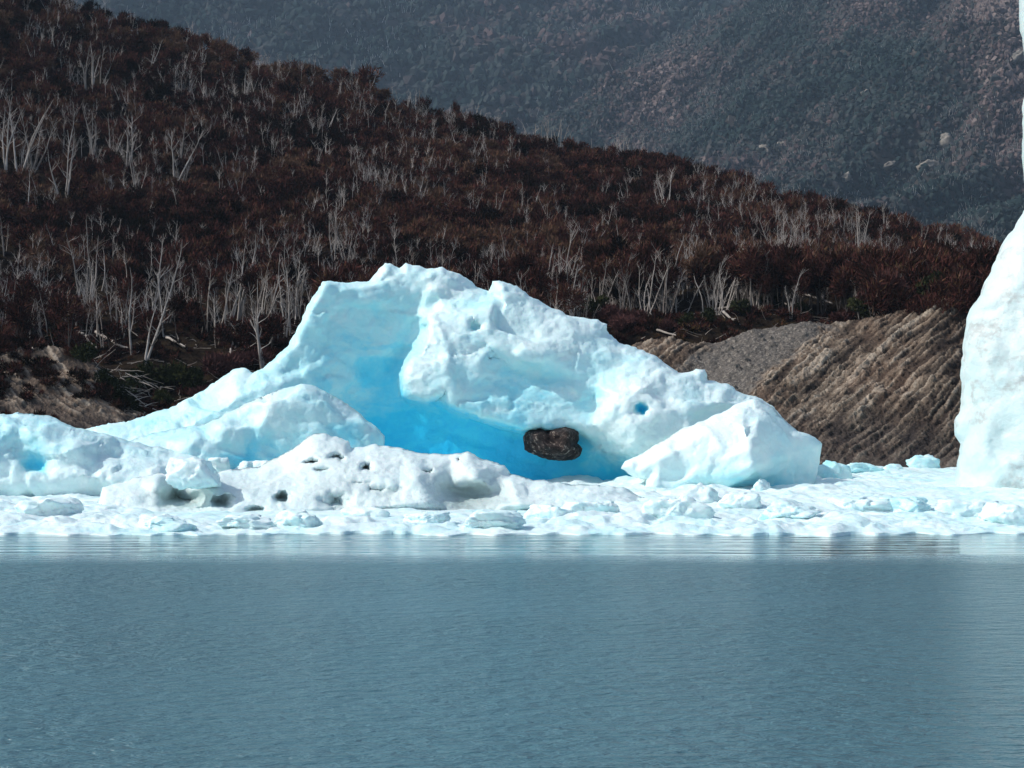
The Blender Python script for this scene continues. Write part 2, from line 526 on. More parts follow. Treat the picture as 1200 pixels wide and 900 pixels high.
far_wood(farR, 130000, 2.9, 5, 'far_forest', 'dense grey-brown forest on the nearer far slope at right', 16000)
far_wood(farL, 60000, 6.6, 6, 'far_forest', 'blue hazed grey-brown forest on the farthest slope', 9000)


def far_at(G, u, v):
    """world point of a far slope seen at (u, v)"""
    pu = 600 + G[..., 0] / G[..., 1] * FPX; pv = 450 - (G[..., 2] - CAM_H) / G[..., 1] * FPX
    i = np.unravel_index(np.argmin((pu - u) ** 2 + (pv - v) ** 2), pu.shape)
    return G[i]


# ---------------------------------------------------------------- relief solids (ice)
def relief(name, outline, ctrl, Y0, step, mat, parent=None, blur=5.0, T=9.0, roll=1.6, amp=1.0, holes=(), facet=1.0, cblur=0.35, k=0):
    """A closed body: outline and inner points are (column, row, metres behind Y0, blueness[, dirt]);
    the front is a surface through them, the back a bulge T metres deeper."""
    full = [tuple(c) + (0.0,) * (5 - len(c)) for c in list(outline) + list(ctrl)]
    C = np.array(full, float)
    res = delaunay_2d_cdt([Vector((c[0], c[1])) for c in C], [], [], 0, 1e-4)
    tv = np.array([v[:] for v in res[0]]); tf = np.array([f for f in res[2]])
    orig = [o[0] for o in res[3]]
    vals = C[orig][:, 2:5]

    def tin(q):
        out = np.zeros((len(q), 3)); hit = np.zeros(len(q), bool)
        for f in tf:
            a, b, c = tv[f]
            den = (b[1] - c[1]) * (a[0] - c[0]) + (c[0] - b[0]) * (a[1] - c[1])
            if abs(den) < 1e-9: continue
            w0 = ((b[1] - c[1]) * (q[:, 0] - c[0]) + (c[0] - b[0]) * (q[:, 1] - c[1])) / den
            w1 = ((c[1] - a[1]) * (q[:, 0] - c[0]) + (a[0] - c[0]) * (q[:, 1] - c[1])) / den
            w2 = 1 - w0 - w1
            m = (w0 >= -1e-6) & (w1 >= -1e-6) & (w2 >= -1e-6) & ~hit
            if m.any():
                out[m] = w0[m, None] * vals[f[0]] + w1[m, None] * vals[f[1]] + w2[m, None] * vals[f[2]]
                hit |= m
        miss = np.where(~hit)[0]
        for j in miss:
            out[j] = vals[np.argmin(((tv - q[j]) ** 2).sum(1))]
        return out
    # dense outline with a small uneven edge
    rng = np.random.default_rng(sum(map(ord, name)) + k)
    O = C[:len(outline), :2]
    pts = []
    for a, b in zip(O, np.roll(O, -1, 0)):
        n = max(1, int(np.hypot(*(b - a)) / step))
        for t in range(n): pts.append(a + (b - a) * t / n)
    O2 = np.array(pts)
    j = np.stack([noise(np.stack([O2[:, 0] * 0.11, O2[:, 1] * 0.11, O2[:, 0] * 0 + 5.5 + i], -1), k) for i in range(2)], -1)
    j2 = np.stack([noise(np.stack([O2[:, 0] * 0.31, O2[:, 1] * 0.31, O2[:, 0] * 0 + 9.5 + i], -1), k) for i in range(2)], -1)
    O2 = O2 + j * 2.0 * amp + j2 * 0.9 * amp
    lo, hi = O2.min(0), O2.max(0)
    gx, gy = np.meshgrid(np.arange(lo[0], hi[0], step), np.arange(lo[1], hi[1], step * 0.9), indexing='ij')
    q = np.stack([gx.ravel(), gy.ravel()], -1) + rng.uniform(-0.25, 0.25, (gx.size, 2)) * step

    def inside_dist(q):
        ins = np.zeros(len(q), bool); dist = np.full(len(q), 1e9)
        for a, b in zip(O2, np.roll(O2, -1, 0)):
            if a[1] != b[1]:
                cr = ((a[1] > q[:, 1]) != (b[1] > q[:, 1])) & (q[:, 0] < (b[0] - a[0]) * (q[:, 1] - a[1]) / (b[1] - a[1]) + a[0])
                ins ^= cr
            ab = b - a; L = (ab ** 2).sum() + 1e-12
            t = np.clip(((q - a) @ ab) / L, 0, 1)
            dist = np.minimum(dist, np.hypot(*(q - a - t[:, None] * ab).T))
        return ins, dist
    ins, dist = inside_dist(q)
    m = ins & (dist > step * 0.45)
    q = q[m]; dist = dist[m]
    allp = np.concatenate([O2, q]); nO = len(O2)
    res = delaunay_2d_cdt([Vector(p) for p in allp], [], [list(range(nO))], 1, 1e-4)
    fv = np.array([v[:] for v in res[0]]); F = np.array(res[2])
    oid = np.array([o[0] if o else -1 for o in res[3]])
    rim = np.array([bool(o) and min(o) < nO for o in res[3]])
    D = np.zeros(len(fv)); D[~rim] = 0
    _, dd = inside_dist(fv)
    dd[rim] = 0
    acc = tin(fv) * 2
    wsum = 2
    for t in range(6):
        o = np.array([math.cos(t * 1.047), math.sin(t * 1.047)]) * blur
        acc += tin(fv + o); wsum += 1
    val = acc / wsum
    d = val[:, 0] + roll * np.clip(1 - dd / 9.0, 0, 1) ** 2
    cacc = val[:, 1:3] * 2
    for t in range(16):
        rr = 6.0 if t % 2 else 13.0
        cacc = cacc + tin(fv + np.array([math.cos(t * .393), math.sin(t * .393)]) * rr * cblur)[:, 1:3]
    cacc /= 18
    blue = cacc[:, 0]; dirt = cacc[:, 1]
    hw = np.stack([fbm(np.stack([fv[:, 0] * .09, fv[:, 1] * .13, fv[:, 0] * 0 + 3.1 * i], -1), 3, k + i) for i in (1, 2)], -1) * np.array([7.0, 3.5])
    fvh = fv + hw
    for (hu, hv, ru, rv, dep, dg) in holes:
        w = np.exp(-(((fvh[:, 0] - hu) / ru) ** 2 + ((fvh[:, 1] - hv) / rv) ** 2) ** (1.1 if ru > 9 else 1.6))
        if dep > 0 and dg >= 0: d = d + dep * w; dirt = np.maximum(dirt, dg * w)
        else: d = d + abs(dep) * w; blue = np.maximum(blue, -dg * w)
    Vf = P(fv[:, 0], fv[:, 1], Y0 + d)
    # normals
    a = Vf[F[:, 1]] - Vf[F[:, 0]]; b = Vf[F[:, 2]] - Vf[F[:, 0]]
    fn = np.cross(a, b)
    flip = fn[:, 1].sum() > 0
    if flip: F = F[:, ::-1]; fn = -fn
    vn = np.zeros_like(Vf)
    for i in range(3): np.add.at(vn, F[:, i], fn)
    vn /= np.linalg.norm(vn, axis=1, keepdims=True) + 1e-9
    # broken, scalloped surface
    W = Vf + np.stack([noise(Vf * 0.25, k + i) for i in range(3)], -1) * 0.7
    disp = facet * facets(W / np.array([6.0, 6.0, 4.2]), k, 38, 0.22) * 1.35
    disp += facet * facets(W / np.array([2.0, 2.0, 1.3]), k + 40, 34, 0.30) * 0.40 * sstep(-0.35, 0.2, fbm(Vf * 0.13, 2, k + 90))
    W2 = Vf + np.stack([noise(Vf * 0.6, k + 10 + i) for i in range(3)], -1) * 0.5
    f1, *_ = voronoi(W2 / np.array([2.6, 2.6, 1.9]), k + 55)
    disp += (f1 ** 2 - 0.3) * 0.24 * facet * sstep(-0.3, 0.3, fbm(Vf * 0.1, 2, k + 95))
    f1, *_ = voronoi(W2 / 0.8, k + 70)
    disp += (f1 ** 2 - 0.3) * 0.13 * sstep(-0.2, 0.3, fbm(Vf * 0.17, 2, k + 96))
    disp += fbm(Vf * 0.2, 3, k + 3) * 0.30 + fbm(Vf * 1.1, 4, k + 4, ridged=True, gain=0.72) * 0.19 + fbm(Vf * 3.0, 2, k + 6) * 0.05
    calm = 1 - 0.72 * sstep(0.45, 0.85, blue)
    disp *= amp * calm
    fade = np.clip(dd / 6.0, 0.35, 1)
    Vf = Vf + vn * (disp * fade)[:, None]
    # back of the body
    n0 = len(Vf)
    ridx = np.where(~rim)[0]
    bmap = np.arange(n0); bmap[ridx] = n0 + np.arange(len(ridx))
    db = d[ridx] + T * (1 - np.exp(-dd[ridx] / 28.0)) + 0.4
    Vb = P(fv[ridx, 0], fv[ridx, 1], Y0 + db)
    Vb[:, 1] += fbm(Vb * 0.15, 3, k + 8) * 1.2
    V = np.concatenate([Vf, Vb]); FB = bmap[F][:, ::-1]
    me = mesh_np(name, V, np.concatenate([F, FB]), True,
                 {'blue': np.concatenate([blue, blue[ridx] * 0.4]), 'dirt': np.concatenate([dirt, dirt[ridx] * 0])})
    return link(name, me, mat, parent)


def empty(name, loc):
    o = bpy.data.objects.new(name, None); o.empty_display_size = 1.0
    COL.objects.link(o); o.location = loc
    return o


def adopt(root, *children):
    """parent children given in world coordinates to an Empty that is not at the origin"""
    bpy.context.view_layer.update()
    for c in children:
        c.parent = root; c.matrix_parent_inverse = root.matrix_world.inverted()


# --- the large blue iceberg
main_out = [(60, 605, -2, .2), (70, 540, 1, .2), (85, 507, 3, .2), (110, 499, 3, .2), (165, 491, 4, .25), (200, 478, 4, .25), (240, 460, 4, .25), (275, 435, 4, .2), (286, 432, 4, .2),
            (297, 439, 4, .25), (320, 425, 4, .25), (340, 405, 4, .3), (352, 380, 4, .3), (365, 350, 4, .3), (379, 331, 4.5, .2), (400, 332, 5.5, .2), (432, 329, 6.5, .2), (440, 320, 7.5, .15),
            (451, 309, 8, .1), (468, 312, 8, .15), (476, 307, 8, .1), (500, 315, 8, .15), (518, 313, 8, .1), (532, 319, 8, .1), (547, 328, 8.5, .1), (556, 336, 9, .15), (572, 341, 9, .2),
            (577, 329, 6.5, .1), (585, 328, 6.5, .1), (600, 334, 6.5, .15), (615, 342, 6.5, .1), (628, 351, 6.5, .1), (645, 361, 6.5, .1), (663, 369, 6.5, .1), (698, 374, 6.5, .1), (711, 379, 6.5, .1),
            (713, 392, 6.5, .15), (725, 403, 5.5, .15), (737, 405, 5.5, .2), (752, 410, 5.5, .2), (768, 418, 4.5, .2), (781, 429, 3.5, .15), (795, 437, 2.5, .1), (806, 437, 2.5, .1), (815, 432, 2.5, .1),
            (825, 434, 2.5, .1), (829, 445, 2.5, .1), (851, 450, 2, .1), (868, 459, 2, .1), (886, 464, 2, .1), (905, 478, 1.5, .1), (925, 500, 1.5, .1), (940, 530, 1, .2), (940, 605, 0, .3)]
main_in = [(150, 520, -3, .3), (220, 500, -2, .3), (280, 465, -1, .25), (300, 500, -2, .35), (330, 450, 0.5, .3), (250, 540, -4, .3),
           (385, 350, 4.5, .32), (375, 400, 4, .33), (355, 440, 2.2, .3), (420, 350, 5.5, .38), (460, 340, 7, .25), (440, 395, 6.8, .38), (420, 425, 6.2, .50), (395, 445, 4.2, .46), (440, 445, 6.8, .58),
           (465, 422, 7, .58), (480, 395, 7, .45), (488, 368, 7, .3), (480, 340, 7.6, .22), (500, 332, 7.4, .2), (415, 478, 5, .62), (395, 505, 3, .6), (445, 478, 5.6, .72), (440, 505, 5, .86), (460, 525, 5, .93),
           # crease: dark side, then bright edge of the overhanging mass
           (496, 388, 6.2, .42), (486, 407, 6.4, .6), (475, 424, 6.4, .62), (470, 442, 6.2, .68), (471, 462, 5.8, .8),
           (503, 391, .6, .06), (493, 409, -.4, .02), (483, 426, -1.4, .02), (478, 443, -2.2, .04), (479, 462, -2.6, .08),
           (506, 368, 3.2, .1), (516, 350, 5.2, .1), (532, 338, 7, .1), (550, 372, 2.6, .16), (552, 352, 5.2, .36), (535, 400, -.6, .14), (568, 400, .2, .22), (592, 356, 3.6, .16), (600, 388, 1.6, .1), (632, 380, 3.4, .05),
           (640, 405, 1.2, .05), (662, 392, 3.2, .05), (692, 392, 4.6, .06), (608, 416, -.8, .14), (650, 424, .2, .2), (692, 412, 2.6, .16), (600, 432, 1.0, .40), (642, 442, 1.4, .36), (560, 428, -1.2, .28), (520, 430, -2.2, .2),
           (526, 455, -3.2, .27), (560, 466, -2.6, .34), (600, 474, -2.2, .34), (640, 466, -1.2, .3), (690, 446, .8, .32), (728, 426, 2, .24), (758, 426, 2.4, .14), (698, 478, -.2, .34), (660, 488, -2, .34), (636, 498, -2.8, .36),
           # lip over the hollow
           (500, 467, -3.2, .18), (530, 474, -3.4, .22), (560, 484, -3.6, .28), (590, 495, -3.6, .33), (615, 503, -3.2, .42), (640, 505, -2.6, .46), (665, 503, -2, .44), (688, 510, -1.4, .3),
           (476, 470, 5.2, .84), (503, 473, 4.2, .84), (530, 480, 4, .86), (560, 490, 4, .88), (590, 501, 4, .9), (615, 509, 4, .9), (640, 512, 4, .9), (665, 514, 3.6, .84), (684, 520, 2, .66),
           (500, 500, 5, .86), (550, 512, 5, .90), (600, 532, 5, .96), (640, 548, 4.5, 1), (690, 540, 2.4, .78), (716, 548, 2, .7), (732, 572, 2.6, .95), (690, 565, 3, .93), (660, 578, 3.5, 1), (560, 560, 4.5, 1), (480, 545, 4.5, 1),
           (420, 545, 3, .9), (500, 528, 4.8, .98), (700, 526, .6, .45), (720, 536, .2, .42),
           # bright triangular flank face
           (694, 500, -2.6, .1), (706, 490, -3.4, .04), (730, 468, -4.2, 0), (755, 453, -3.4, 0), (778, 439, .4, .04), (800, 450, -.8, .12), (782, 480, -4.4, .05), (742, 500, -4.8, .03), (722, 518, -3.2, .12), (745, 528, -3.8, .08),
           (770, 520, -4.4, .14), (800, 500, -4.2, .12), (830, 478, -2.6, .16), (850, 466, -1, .1), (836, 456, .6, .1), (742, 545, -1, .35), (800, 560, -2, .3), (880, 560, -1, .3)]
berg = empty('iceberg', P(520, 572, 184).tolist())
tag(berg, 'huge jagged iceberg with a deep blue hollow under its overhanging white crest', 'iceberg')
main_out = [(c[0], c[1], c[2] * 0.7, c[3]) for c in main_out]
main_in = [(c[0], c[1], c[2] * 0.7, c[3]) for c in main_in]
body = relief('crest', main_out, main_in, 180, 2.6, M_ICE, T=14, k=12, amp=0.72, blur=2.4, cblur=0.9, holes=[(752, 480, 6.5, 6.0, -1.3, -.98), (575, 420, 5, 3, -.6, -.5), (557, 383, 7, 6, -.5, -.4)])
blk_out = [(727, 549, 0, .02), (733, 541, 0, 0), (755, 530, .6, 0), (775, 517, 1, 0), (800, 503, 1.4, 0), (830, 490, 1.6, 0), (850, 481, 2, 0), (868, 472, 3, .05), (885, 468, 3.4, .08), (905, 478, 3.4, .08), (920, 492, 3.4, .1),
           (935, 504, 3.6, .1), (950, 510, 3.8, .1), (963, 520, 4.2, .12), (961, 535, 4, .15), (957, 560, 3.8, .2), (953, 582, 3.4, .25), (950, 606, 3, .3), (752, 606, -1, .2), (752, 582, 0, .3), (757, 563, .4, .2), (744, 557, .2, .1)]
blk_in = [(770, 540, -1.4, 0), (800, 522, -1.4, 0), (830, 505, -1, 0), (858, 494, -.6, 0), (872, 499, -2.2, 0), (880, 528, -3.8, .02), (884, 546, -4, .1), (838, 556, -2.6, .32), (800, 562, -1.6, .12), (770, 570, -1.4, .06),
          (858, 560, -3, .4), (834, 544, -2.6, .06), (905, 508, .4, .16), (930, 530, 1.6, .2), (920, 560, 1.2, .3), (948, 525, 3, .14), (945, 570, 2.8, .25), (902, 574, .6, .55), (882, 568, -1.6, .55), (895, 490, 1.2, .12), (840, 580, -1.5, .3)]
blk = relief('flank_block', blk_out, blk_in, 172, 2.6, M_ICE, T=9, k=2, amp=0.6, blur=3.5)
slab_out = [(88, 606, -2, .2), (95, 545, 0, .2), (130, 522, 1, .3), (180, 508, 1.6, .3), (240, 497, 1.4, .3), (267, 484, 1.2, .25), (300, 467, 1.2, .2), (327, 456, 1.2, .15), (353, 450, 1.2, .12), (377, 458, 1.2, .15), (400, 469, 1.2, .2),
            (425, 490, 1.2, .22), (451, 511, 1.6, .25), (452, 522, 1.8, .35), (450, 606, 0, .5)]
slab_in = [(300, 500, -.6, .28), (360, 475, -.4, .28), (400, 500, -.4, .36), (330, 530, -1, .46), (285, 545, -1, .62), (250, 520, -1.6, .3), (200, 530, -2.6, .2), (150, 540, -3, .16), (180, 520, -1, .26), (262, 500, -1.6, .12), (315, 472, -.8, .06),
           (240, 545, -2.4, .34), (430, 530, -.4, .45)]
slab = relief('leaning_slab', slab_out, slab_in, 168, 2.8, M_ICE, T=6, k=3, amp=0.55)
adopt(berg, body, blk, slab)

low_out = [(-420, 606, -1, .2), (-420, 520, 1, .2), (-280, 500, 1.5, .2), (-160, 498, 1.5, .2), (-100, 492, 1.5, .2), (-60, 480, 2, .2), (0, 486, 2, .2), (20, 483, 2, .2), (38, 484, 2, .2), (60, 490, 2, .2), (85, 500, 2, .2), (110, 506, 2.4, .2), (135, 512, 2.8, .22), (165, 520, 3, .2), (200, 527, 3, .16), (235, 536, 3, .14), (262, 550, 2.4, .12), (272, 606, -1, .1)]
low_in = [(150, 548, -1.4, .12), (200, 548, -.6, .12), (180, 570, -2.6, .06), (240, 565, -1, .08), (40, 545, -.8, .75), (30, 500, -1, .28), (60, 515, -2, .22), (90, 528, -2, .14), (120, 545, -2, .12), (14, 528, -1.2, .3), (38, 536, -1.0, .55), (48, 550, -.8, .8), (26, 520, -.8, .34), (58, 534, -1.9, .3), (18, 548, -2.2, .2), (62, 562, -3, .06), (100, 560, -3.5, .08), (-50, 530, -3, .2), (0, 505, -.6, .3)]
low = relief('low_iceberg', low_out, low_in, 162, 3.0, M_ICE, T=7, k=4, amp=0.8)
tag(low, 'low pale berg at the left edge with a small bright blue hollow', 'iceberg')

mnd_out = [(110, 614, -3, 0), (120, 572, 2, .05), (160, 560, 3.4, .05), (185, 555, 4, .05), (240, 556, 4.4, .05), (270, 550, 5, .03), (300, 547, 5, .03), (320, 538, 5.4, .02), (345, 525, 6, 0), (360, 511, 6.4, 0), (375, 507, 6.6, 0), (390, 511, 6.6, 0),
           (408, 516, 6.4, 0), (413, 525, 6.2, 0), (440, 521, 6.2, 0), (470, 525, 6.2, 0), (495, 531, 6, 0), (530, 533, 6, 0), (548, 530, 6, 0), (558, 535, 6, 0), (575, 541, 5.6, 0), (592, 545, 5.4, 0), (598, 555, 5, 0), (625, 563, 4.6, 0),
           (650, 566, 4.4, 0), (700, 569, 4, 0), (730, 572, 4, .02), (748, 582, 3.4, .02), (800, 592, 2, .05), (800, 614, -2, .1)]
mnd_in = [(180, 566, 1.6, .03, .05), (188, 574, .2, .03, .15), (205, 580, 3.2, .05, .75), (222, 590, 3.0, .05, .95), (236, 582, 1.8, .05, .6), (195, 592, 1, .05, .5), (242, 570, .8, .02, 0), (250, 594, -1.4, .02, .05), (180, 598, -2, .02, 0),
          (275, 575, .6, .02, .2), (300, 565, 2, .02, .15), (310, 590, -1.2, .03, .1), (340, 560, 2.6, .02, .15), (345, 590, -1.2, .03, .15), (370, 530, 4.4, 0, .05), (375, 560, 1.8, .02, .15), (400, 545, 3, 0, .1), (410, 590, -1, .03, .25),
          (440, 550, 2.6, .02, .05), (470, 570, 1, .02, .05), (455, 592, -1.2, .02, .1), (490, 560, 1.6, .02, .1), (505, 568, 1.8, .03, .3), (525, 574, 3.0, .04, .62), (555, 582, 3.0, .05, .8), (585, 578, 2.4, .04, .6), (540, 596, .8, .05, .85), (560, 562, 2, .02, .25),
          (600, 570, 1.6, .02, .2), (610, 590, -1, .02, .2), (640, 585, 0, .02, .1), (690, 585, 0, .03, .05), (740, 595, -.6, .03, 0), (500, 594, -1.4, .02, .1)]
mnd = relief('dirty_ice_mound', mnd_out, mnd_in, 148, 2.4, M_ICE_DIRTY, T=5, k=5, amp=0.55, blur=4, facet=0.6,
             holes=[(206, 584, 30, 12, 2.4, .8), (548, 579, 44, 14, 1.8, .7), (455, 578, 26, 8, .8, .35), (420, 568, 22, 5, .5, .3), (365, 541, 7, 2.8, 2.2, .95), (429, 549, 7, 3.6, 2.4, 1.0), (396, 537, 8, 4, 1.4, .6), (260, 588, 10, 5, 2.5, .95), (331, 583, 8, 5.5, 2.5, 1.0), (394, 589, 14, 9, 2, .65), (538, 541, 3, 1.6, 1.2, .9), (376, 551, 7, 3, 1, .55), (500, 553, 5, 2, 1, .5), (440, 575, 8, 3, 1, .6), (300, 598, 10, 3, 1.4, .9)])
tag(mnd, 'long grey-white dirty ice mound pitted with dark melt holes in front of the blue hollow', 'ice mound')

wall_out = [(1900, -60, -2, .1), (1650, -20, -4, .1), (1420, 60, 0, .1), (1320, 130, 4, .08), (1240, 195, 5, .06), (1200, 247, 5, .05), (1185, 270, 5, .05), (1176, 283, 5, .05), (1168, 300, 4.6, .05), (1161, 318, 4.4, .05), (1154, 331, 4.2, .05), (1150, 345, 4, .05), (1140, 360, 4, .06), (1135, 371, 4, .06),
            (1130, 395, 4, .07), (1127, 420, 4, .07), (1126, 460, 4, .08), (1125, 481, 4, .08), (1118, 491, 4, .1), (1119, 510, 4, .1), (1126, 520, 4, .1), (1123, 548, 3.4, .12), (1116, 580, 3, .12), (1114, 610, 2, .12), (1420, 610, -10, .1), (1900, 612, -16, .1)]
wall_in = [(1200, 300, 2, .03), (1180, 360, 1.4, .03), (1160, 420, 1, .04), (1155, 480, .8, .05), (1150, 530, .4, .12), (1190, 450, -.8, .05), (1195, 530, -1.4, .08), (1240, 350, -1, .04), (1250, 500, -4, .06), (1170, 560, -1, .1), (1330, 400, -6, .05), (1500, 300, -9, .08), (1700, 420, -14, .1)]
glacier = empty('glacier_wall', P(1190, 570, 172).tolist())
tag(glacier, 'tall white ice cliff with grey dirt lines cut by the right edge', 'ice cliff')
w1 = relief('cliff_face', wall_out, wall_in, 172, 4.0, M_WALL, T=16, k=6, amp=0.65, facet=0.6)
pin_out = [(1900, -180, 6, .05), (1420, -180, 6, .05), (1192, -160, 8, .05), (1193, -40, 8, .05), (1194, 12, 8, .05), (1196, 36, 8, .05), (1200, 70, 8, .05), (1202, 100, 8, .05), (1198, 128, 8, .05), (1198, 185, 8, .05), (1206, 240, 8, .05), (1230, 320, 8, .1), (1240, 600, 8, .1), (1900, 600, 2, .1)]
pin_in = [(1230, 0, 4, .05), (1240, 120, 4, .05), (1260, 220, 3, .05), (1320, 50, 2, .05)]
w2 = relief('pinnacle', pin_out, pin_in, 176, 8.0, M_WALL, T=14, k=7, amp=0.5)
adopt(glacier, w1, w2)


# ---------------------------------------------------------------- chunks (ice blocks, boulders)
bm = bmesh.new(); bmesh.ops.create_icosphere(bm, subdivisions=5, radius=1.0)
SPH_V = np.array([v.co[:] for v in bm.verts]); SPH_F = np.array([[v.index for v in f.verts] for f in bm.faces]); bm.free()
bm = bmesh.new(); bmesh.ops.create_icosphere(bm, subdivisions=4, radius=1.0)
SPL_V = np.array([v.co[:] for v in bm.verts]); SPL_F = np.array([[v.index for v in f.verts] for f in bm.faces]); bm.free()


def chunk_mesh(name, seed, dims, planes=14, soft=14.0, rough=0.06, fine=False, blue=0.1, dirt=0.0, bluevar=0.25):
    rng = np.random.default_rng(seed)
    SV, SF = (SPH_V, SPH_F) if fine else (SPL_V, SPL_F)
    n = rng.normal(size=(planes, 3)); n /= np.linalg.norm(n, axis=1, keepdims=True)
    n = np.concatenate([n, [[0, 0, 1], [0, 0, -1]]])
    dpl = rng.uniform(0.62, 1.0, len(n))
    c = np.clip(SV @ n.T, 0.05, None) / dpl
    r = 1.0 / (np.power(np.power(c, soft).sum(1), 1 / soft))
    r = np.clip(r, 0.3, 1.4)
    V = SV * r[:, None]
    d = fbm(V * 1.6 + seed, 4, seed) * rough * 1.6 + fbm(V * 5 + seed, 3, seed + 1) * rough * 0.6
    f1, f2, rid, vec, gr = voronoi(V * 1.8 + seed * 3.3, seed)
    d = d + ((rid - 0.5) * 1.4 + (gr * vec).sum(1) * 1.6) * rough * sstep(0, 0.08, f2 - f1) + fbm(V * 4 + seed, 4, seed + 5, ridged=True, gain=0.6) * rough * 0.5
    V = V + SV * d[:, None]
    V = V * np.array(dims)
    b = np.clip(blue + bluevar * (rid - 0.4) + 0.15 * np.clip(-V[:, 2] / dims[2], 0, 1), 0, 1)
    return mesh_np(name, V, SF, True, {'blue': b, 'dirt': np.full(len(V), dirt) * (0.5 + rid), 'tint': np.clip(rid, 0, 1)})


# dark patch in the blue ice, filled by an added rock-coloured solid: outline from the picture, real depth
bo = [(613, 512, 1.2), (617, 503, 1.2), (630, 501, 1.2), (640, 501, 1.2), (648, 499, 1.2), (662, 497, 1.2), (674, 501, 1.2), (680, 506, 1.2), (679, 515, 1.2), (676, 520, 1.4), (682, 526, 1.2), (680, 534, 1.2), (670, 539, 1.2), (655, 541, 1.2), (640, 539, 1.2), (625, 533, 1.2), (615, 526, 1.2)]
bi = [(630, 512, -.5), (650, 508, -.2), (665, 508, -.7), (640, 522, -1.1), (660, 528, -1.3), (670, 524, -.6), (648, 516, .2)]
bo = [(u, v, d, 0.) for u, v, d in bo]; bi = [(u, v, d, 0.) for u, v, d in bi]
boulder = relief('boulder', bo, bi, 177.3, 1.3, M_DARK_PATCH, T=10.0, k=21, amp=0.55, blur=0.8, roll=1.0)
tag(boulder, 'dark brown patch in the bright blue ice wall, built as a solid rock', 'boulder')

# pale rock faces among the far forest
M_OUT = simple('pale_outcrop_rock', [(0.3, (0.10, 0.09, 0.08)), (0.7, (0.30, 0.275, 0.24))], 0.15, 0.95, 0.6, 1.0, spec=0.0)
for i, (u, v, w, h, lab) in enumerate(((1090, 192, 26, 14, 'largest yellowish rock face right of centre on the far slope'), (1108, 190, 14, 9, 'small pale rock right beside the largest yellowish rock face'), (1102, 166, 20, 16, 'grey rock face above the largest yellowish rock face'),
                                       (1122, 152, 18, 8, 'narrow pale rock above and right of the grey rock face'), (900, 178, 16, 14, 'pale rock at the lower left end of the slanting pale streak'), (912, 168, 14, 8, 'small rock second up the slanting pale streak'), (940, 160, 22, 6, 'long flat rock midway up the slanting pale streak'),
                                       (976, 128, 18, 5, 'thin rock ledge high on the slanting pale streak'), (1010, 107, 12, 8, 'small cream rock at the top of the slanting pale streak'), (988, 211, 14, 8, 'lone pale rock low on the far slope'), (1190, 68, 30, 12, 'pale rock beside the ice pinnacle'), (1040, 200, 20, 7, 'flat grey rock left of the largest yellowish rock face'))):
    g = far_at(farR, u, v); k = g[1] / FPX
    me = chunk_mesh('rock_outcrop', 300 + i, (w * k * .55, w * k * .5, h * k * .75), 12, 30, .14)
    o = link('rock_outcrop', me, M_OUT, loc=(float(g[0]), float(g[1]), float(g[2]) - h * k * .2))
    o.rotation_euler = (0, R(-28), 0)
    tag(o, lab, 'rock', 'pale rocks on the far slope')

# ---------------------------------------------------------------- brash ice sheet
nu, ny = 1040, 330
uu = np.linspace(-420, 1760, nu); yy = np.linspace(0, 1, ny) ** 1.25
U, T = np.meshgrid(uu, yy, indexing='ij')
Yf = 126.3 + fbm(np.stack([U * 0.02, U * 0, U * 0 + 3.3], -1), 2, 2, gain=.5) * 3.2
Yg = Yf + (216 - Yf) * T
X = (U - 600) / FPX * Yg
flat = np.stack([X.ravel(), Yg.ravel(), np.zeros(X.size)], -1)
wq = flat + np.stack([noise(flat * 0.4, i) for i in range(3)], -1) * 0.9
H = np.zeros(X.size)
for sc, am, k in ((5.6, 0.62, 1), (2.4, 0.30, 2), (0.9, 0.12, 3)):
    q = wq / np.array([sc * 1.25, sc, 1]); q[:, 2] = 0.5 + k
    f1, f2, rid, vec, gr = voronoi(q, 60 + k)
    H += am * np.clip(rid * 1.25 - 0.25 + (gr * vec).sum(1) * 0.6, 0, 1.3) * sstep(0, 0.42, f2 - f1)
    if k == 1: bl = rid
    if k == 2: bl2 = rid
rightness = sstep(950, 1080, U.ravel())
H = H * (0.8 - 0.5 * rightness * sstep(0.05, 0.25, T.ravel())) + 0.22 + fbm(flat * 0.8, 5, 8, gain=0.52) * 0.26 + fbm(flat * 0.12, 3, 4) * 0.45 + 0.5 * sstep(0.0, 0.5, T.ravel())
H = H * (1 - 0.5 * sstep(150, 190, U.ravel()) * sstep(680, 620, U.ravel()) * sstep(0.06, 0.12, T.ravel()))
H = np.where(T.ravel() < 0.003, -0.6, H * sstep(-0.012, 0.035, T.ravel()))
flat[:, 2] = np.maximum(H, -0.6)
blu = np.clip(0.05 + 0.16 * (bl2 - 0.5) + 0.22 * np.clip(0.5 - H, 0, 1) + 0.05 * rightness, 0, 1)
o = link('brash_ice', mesh_np('brash_ice', flat, grid_faces(nu, ny)[:, ::-1], True, {'blue': blu, 'dirt': np.zeros(len(flat))}), M_BRASH)
tag(o, 'packed white brash ice floating along the waterline', 'brash ice', kind='stuff')
FLOE_H = H.reshape(nu, ny); FLOE_U = uu


def floe_z(u, Y):
    i = int(np.clip(np.searchsorted(FLOE_U, u), 0, nu - 1))
    j = int(np.clip(np.searchsorted(Yg[i], Y), 0, ny - 1))
    return float(FLOE_H[i, j])


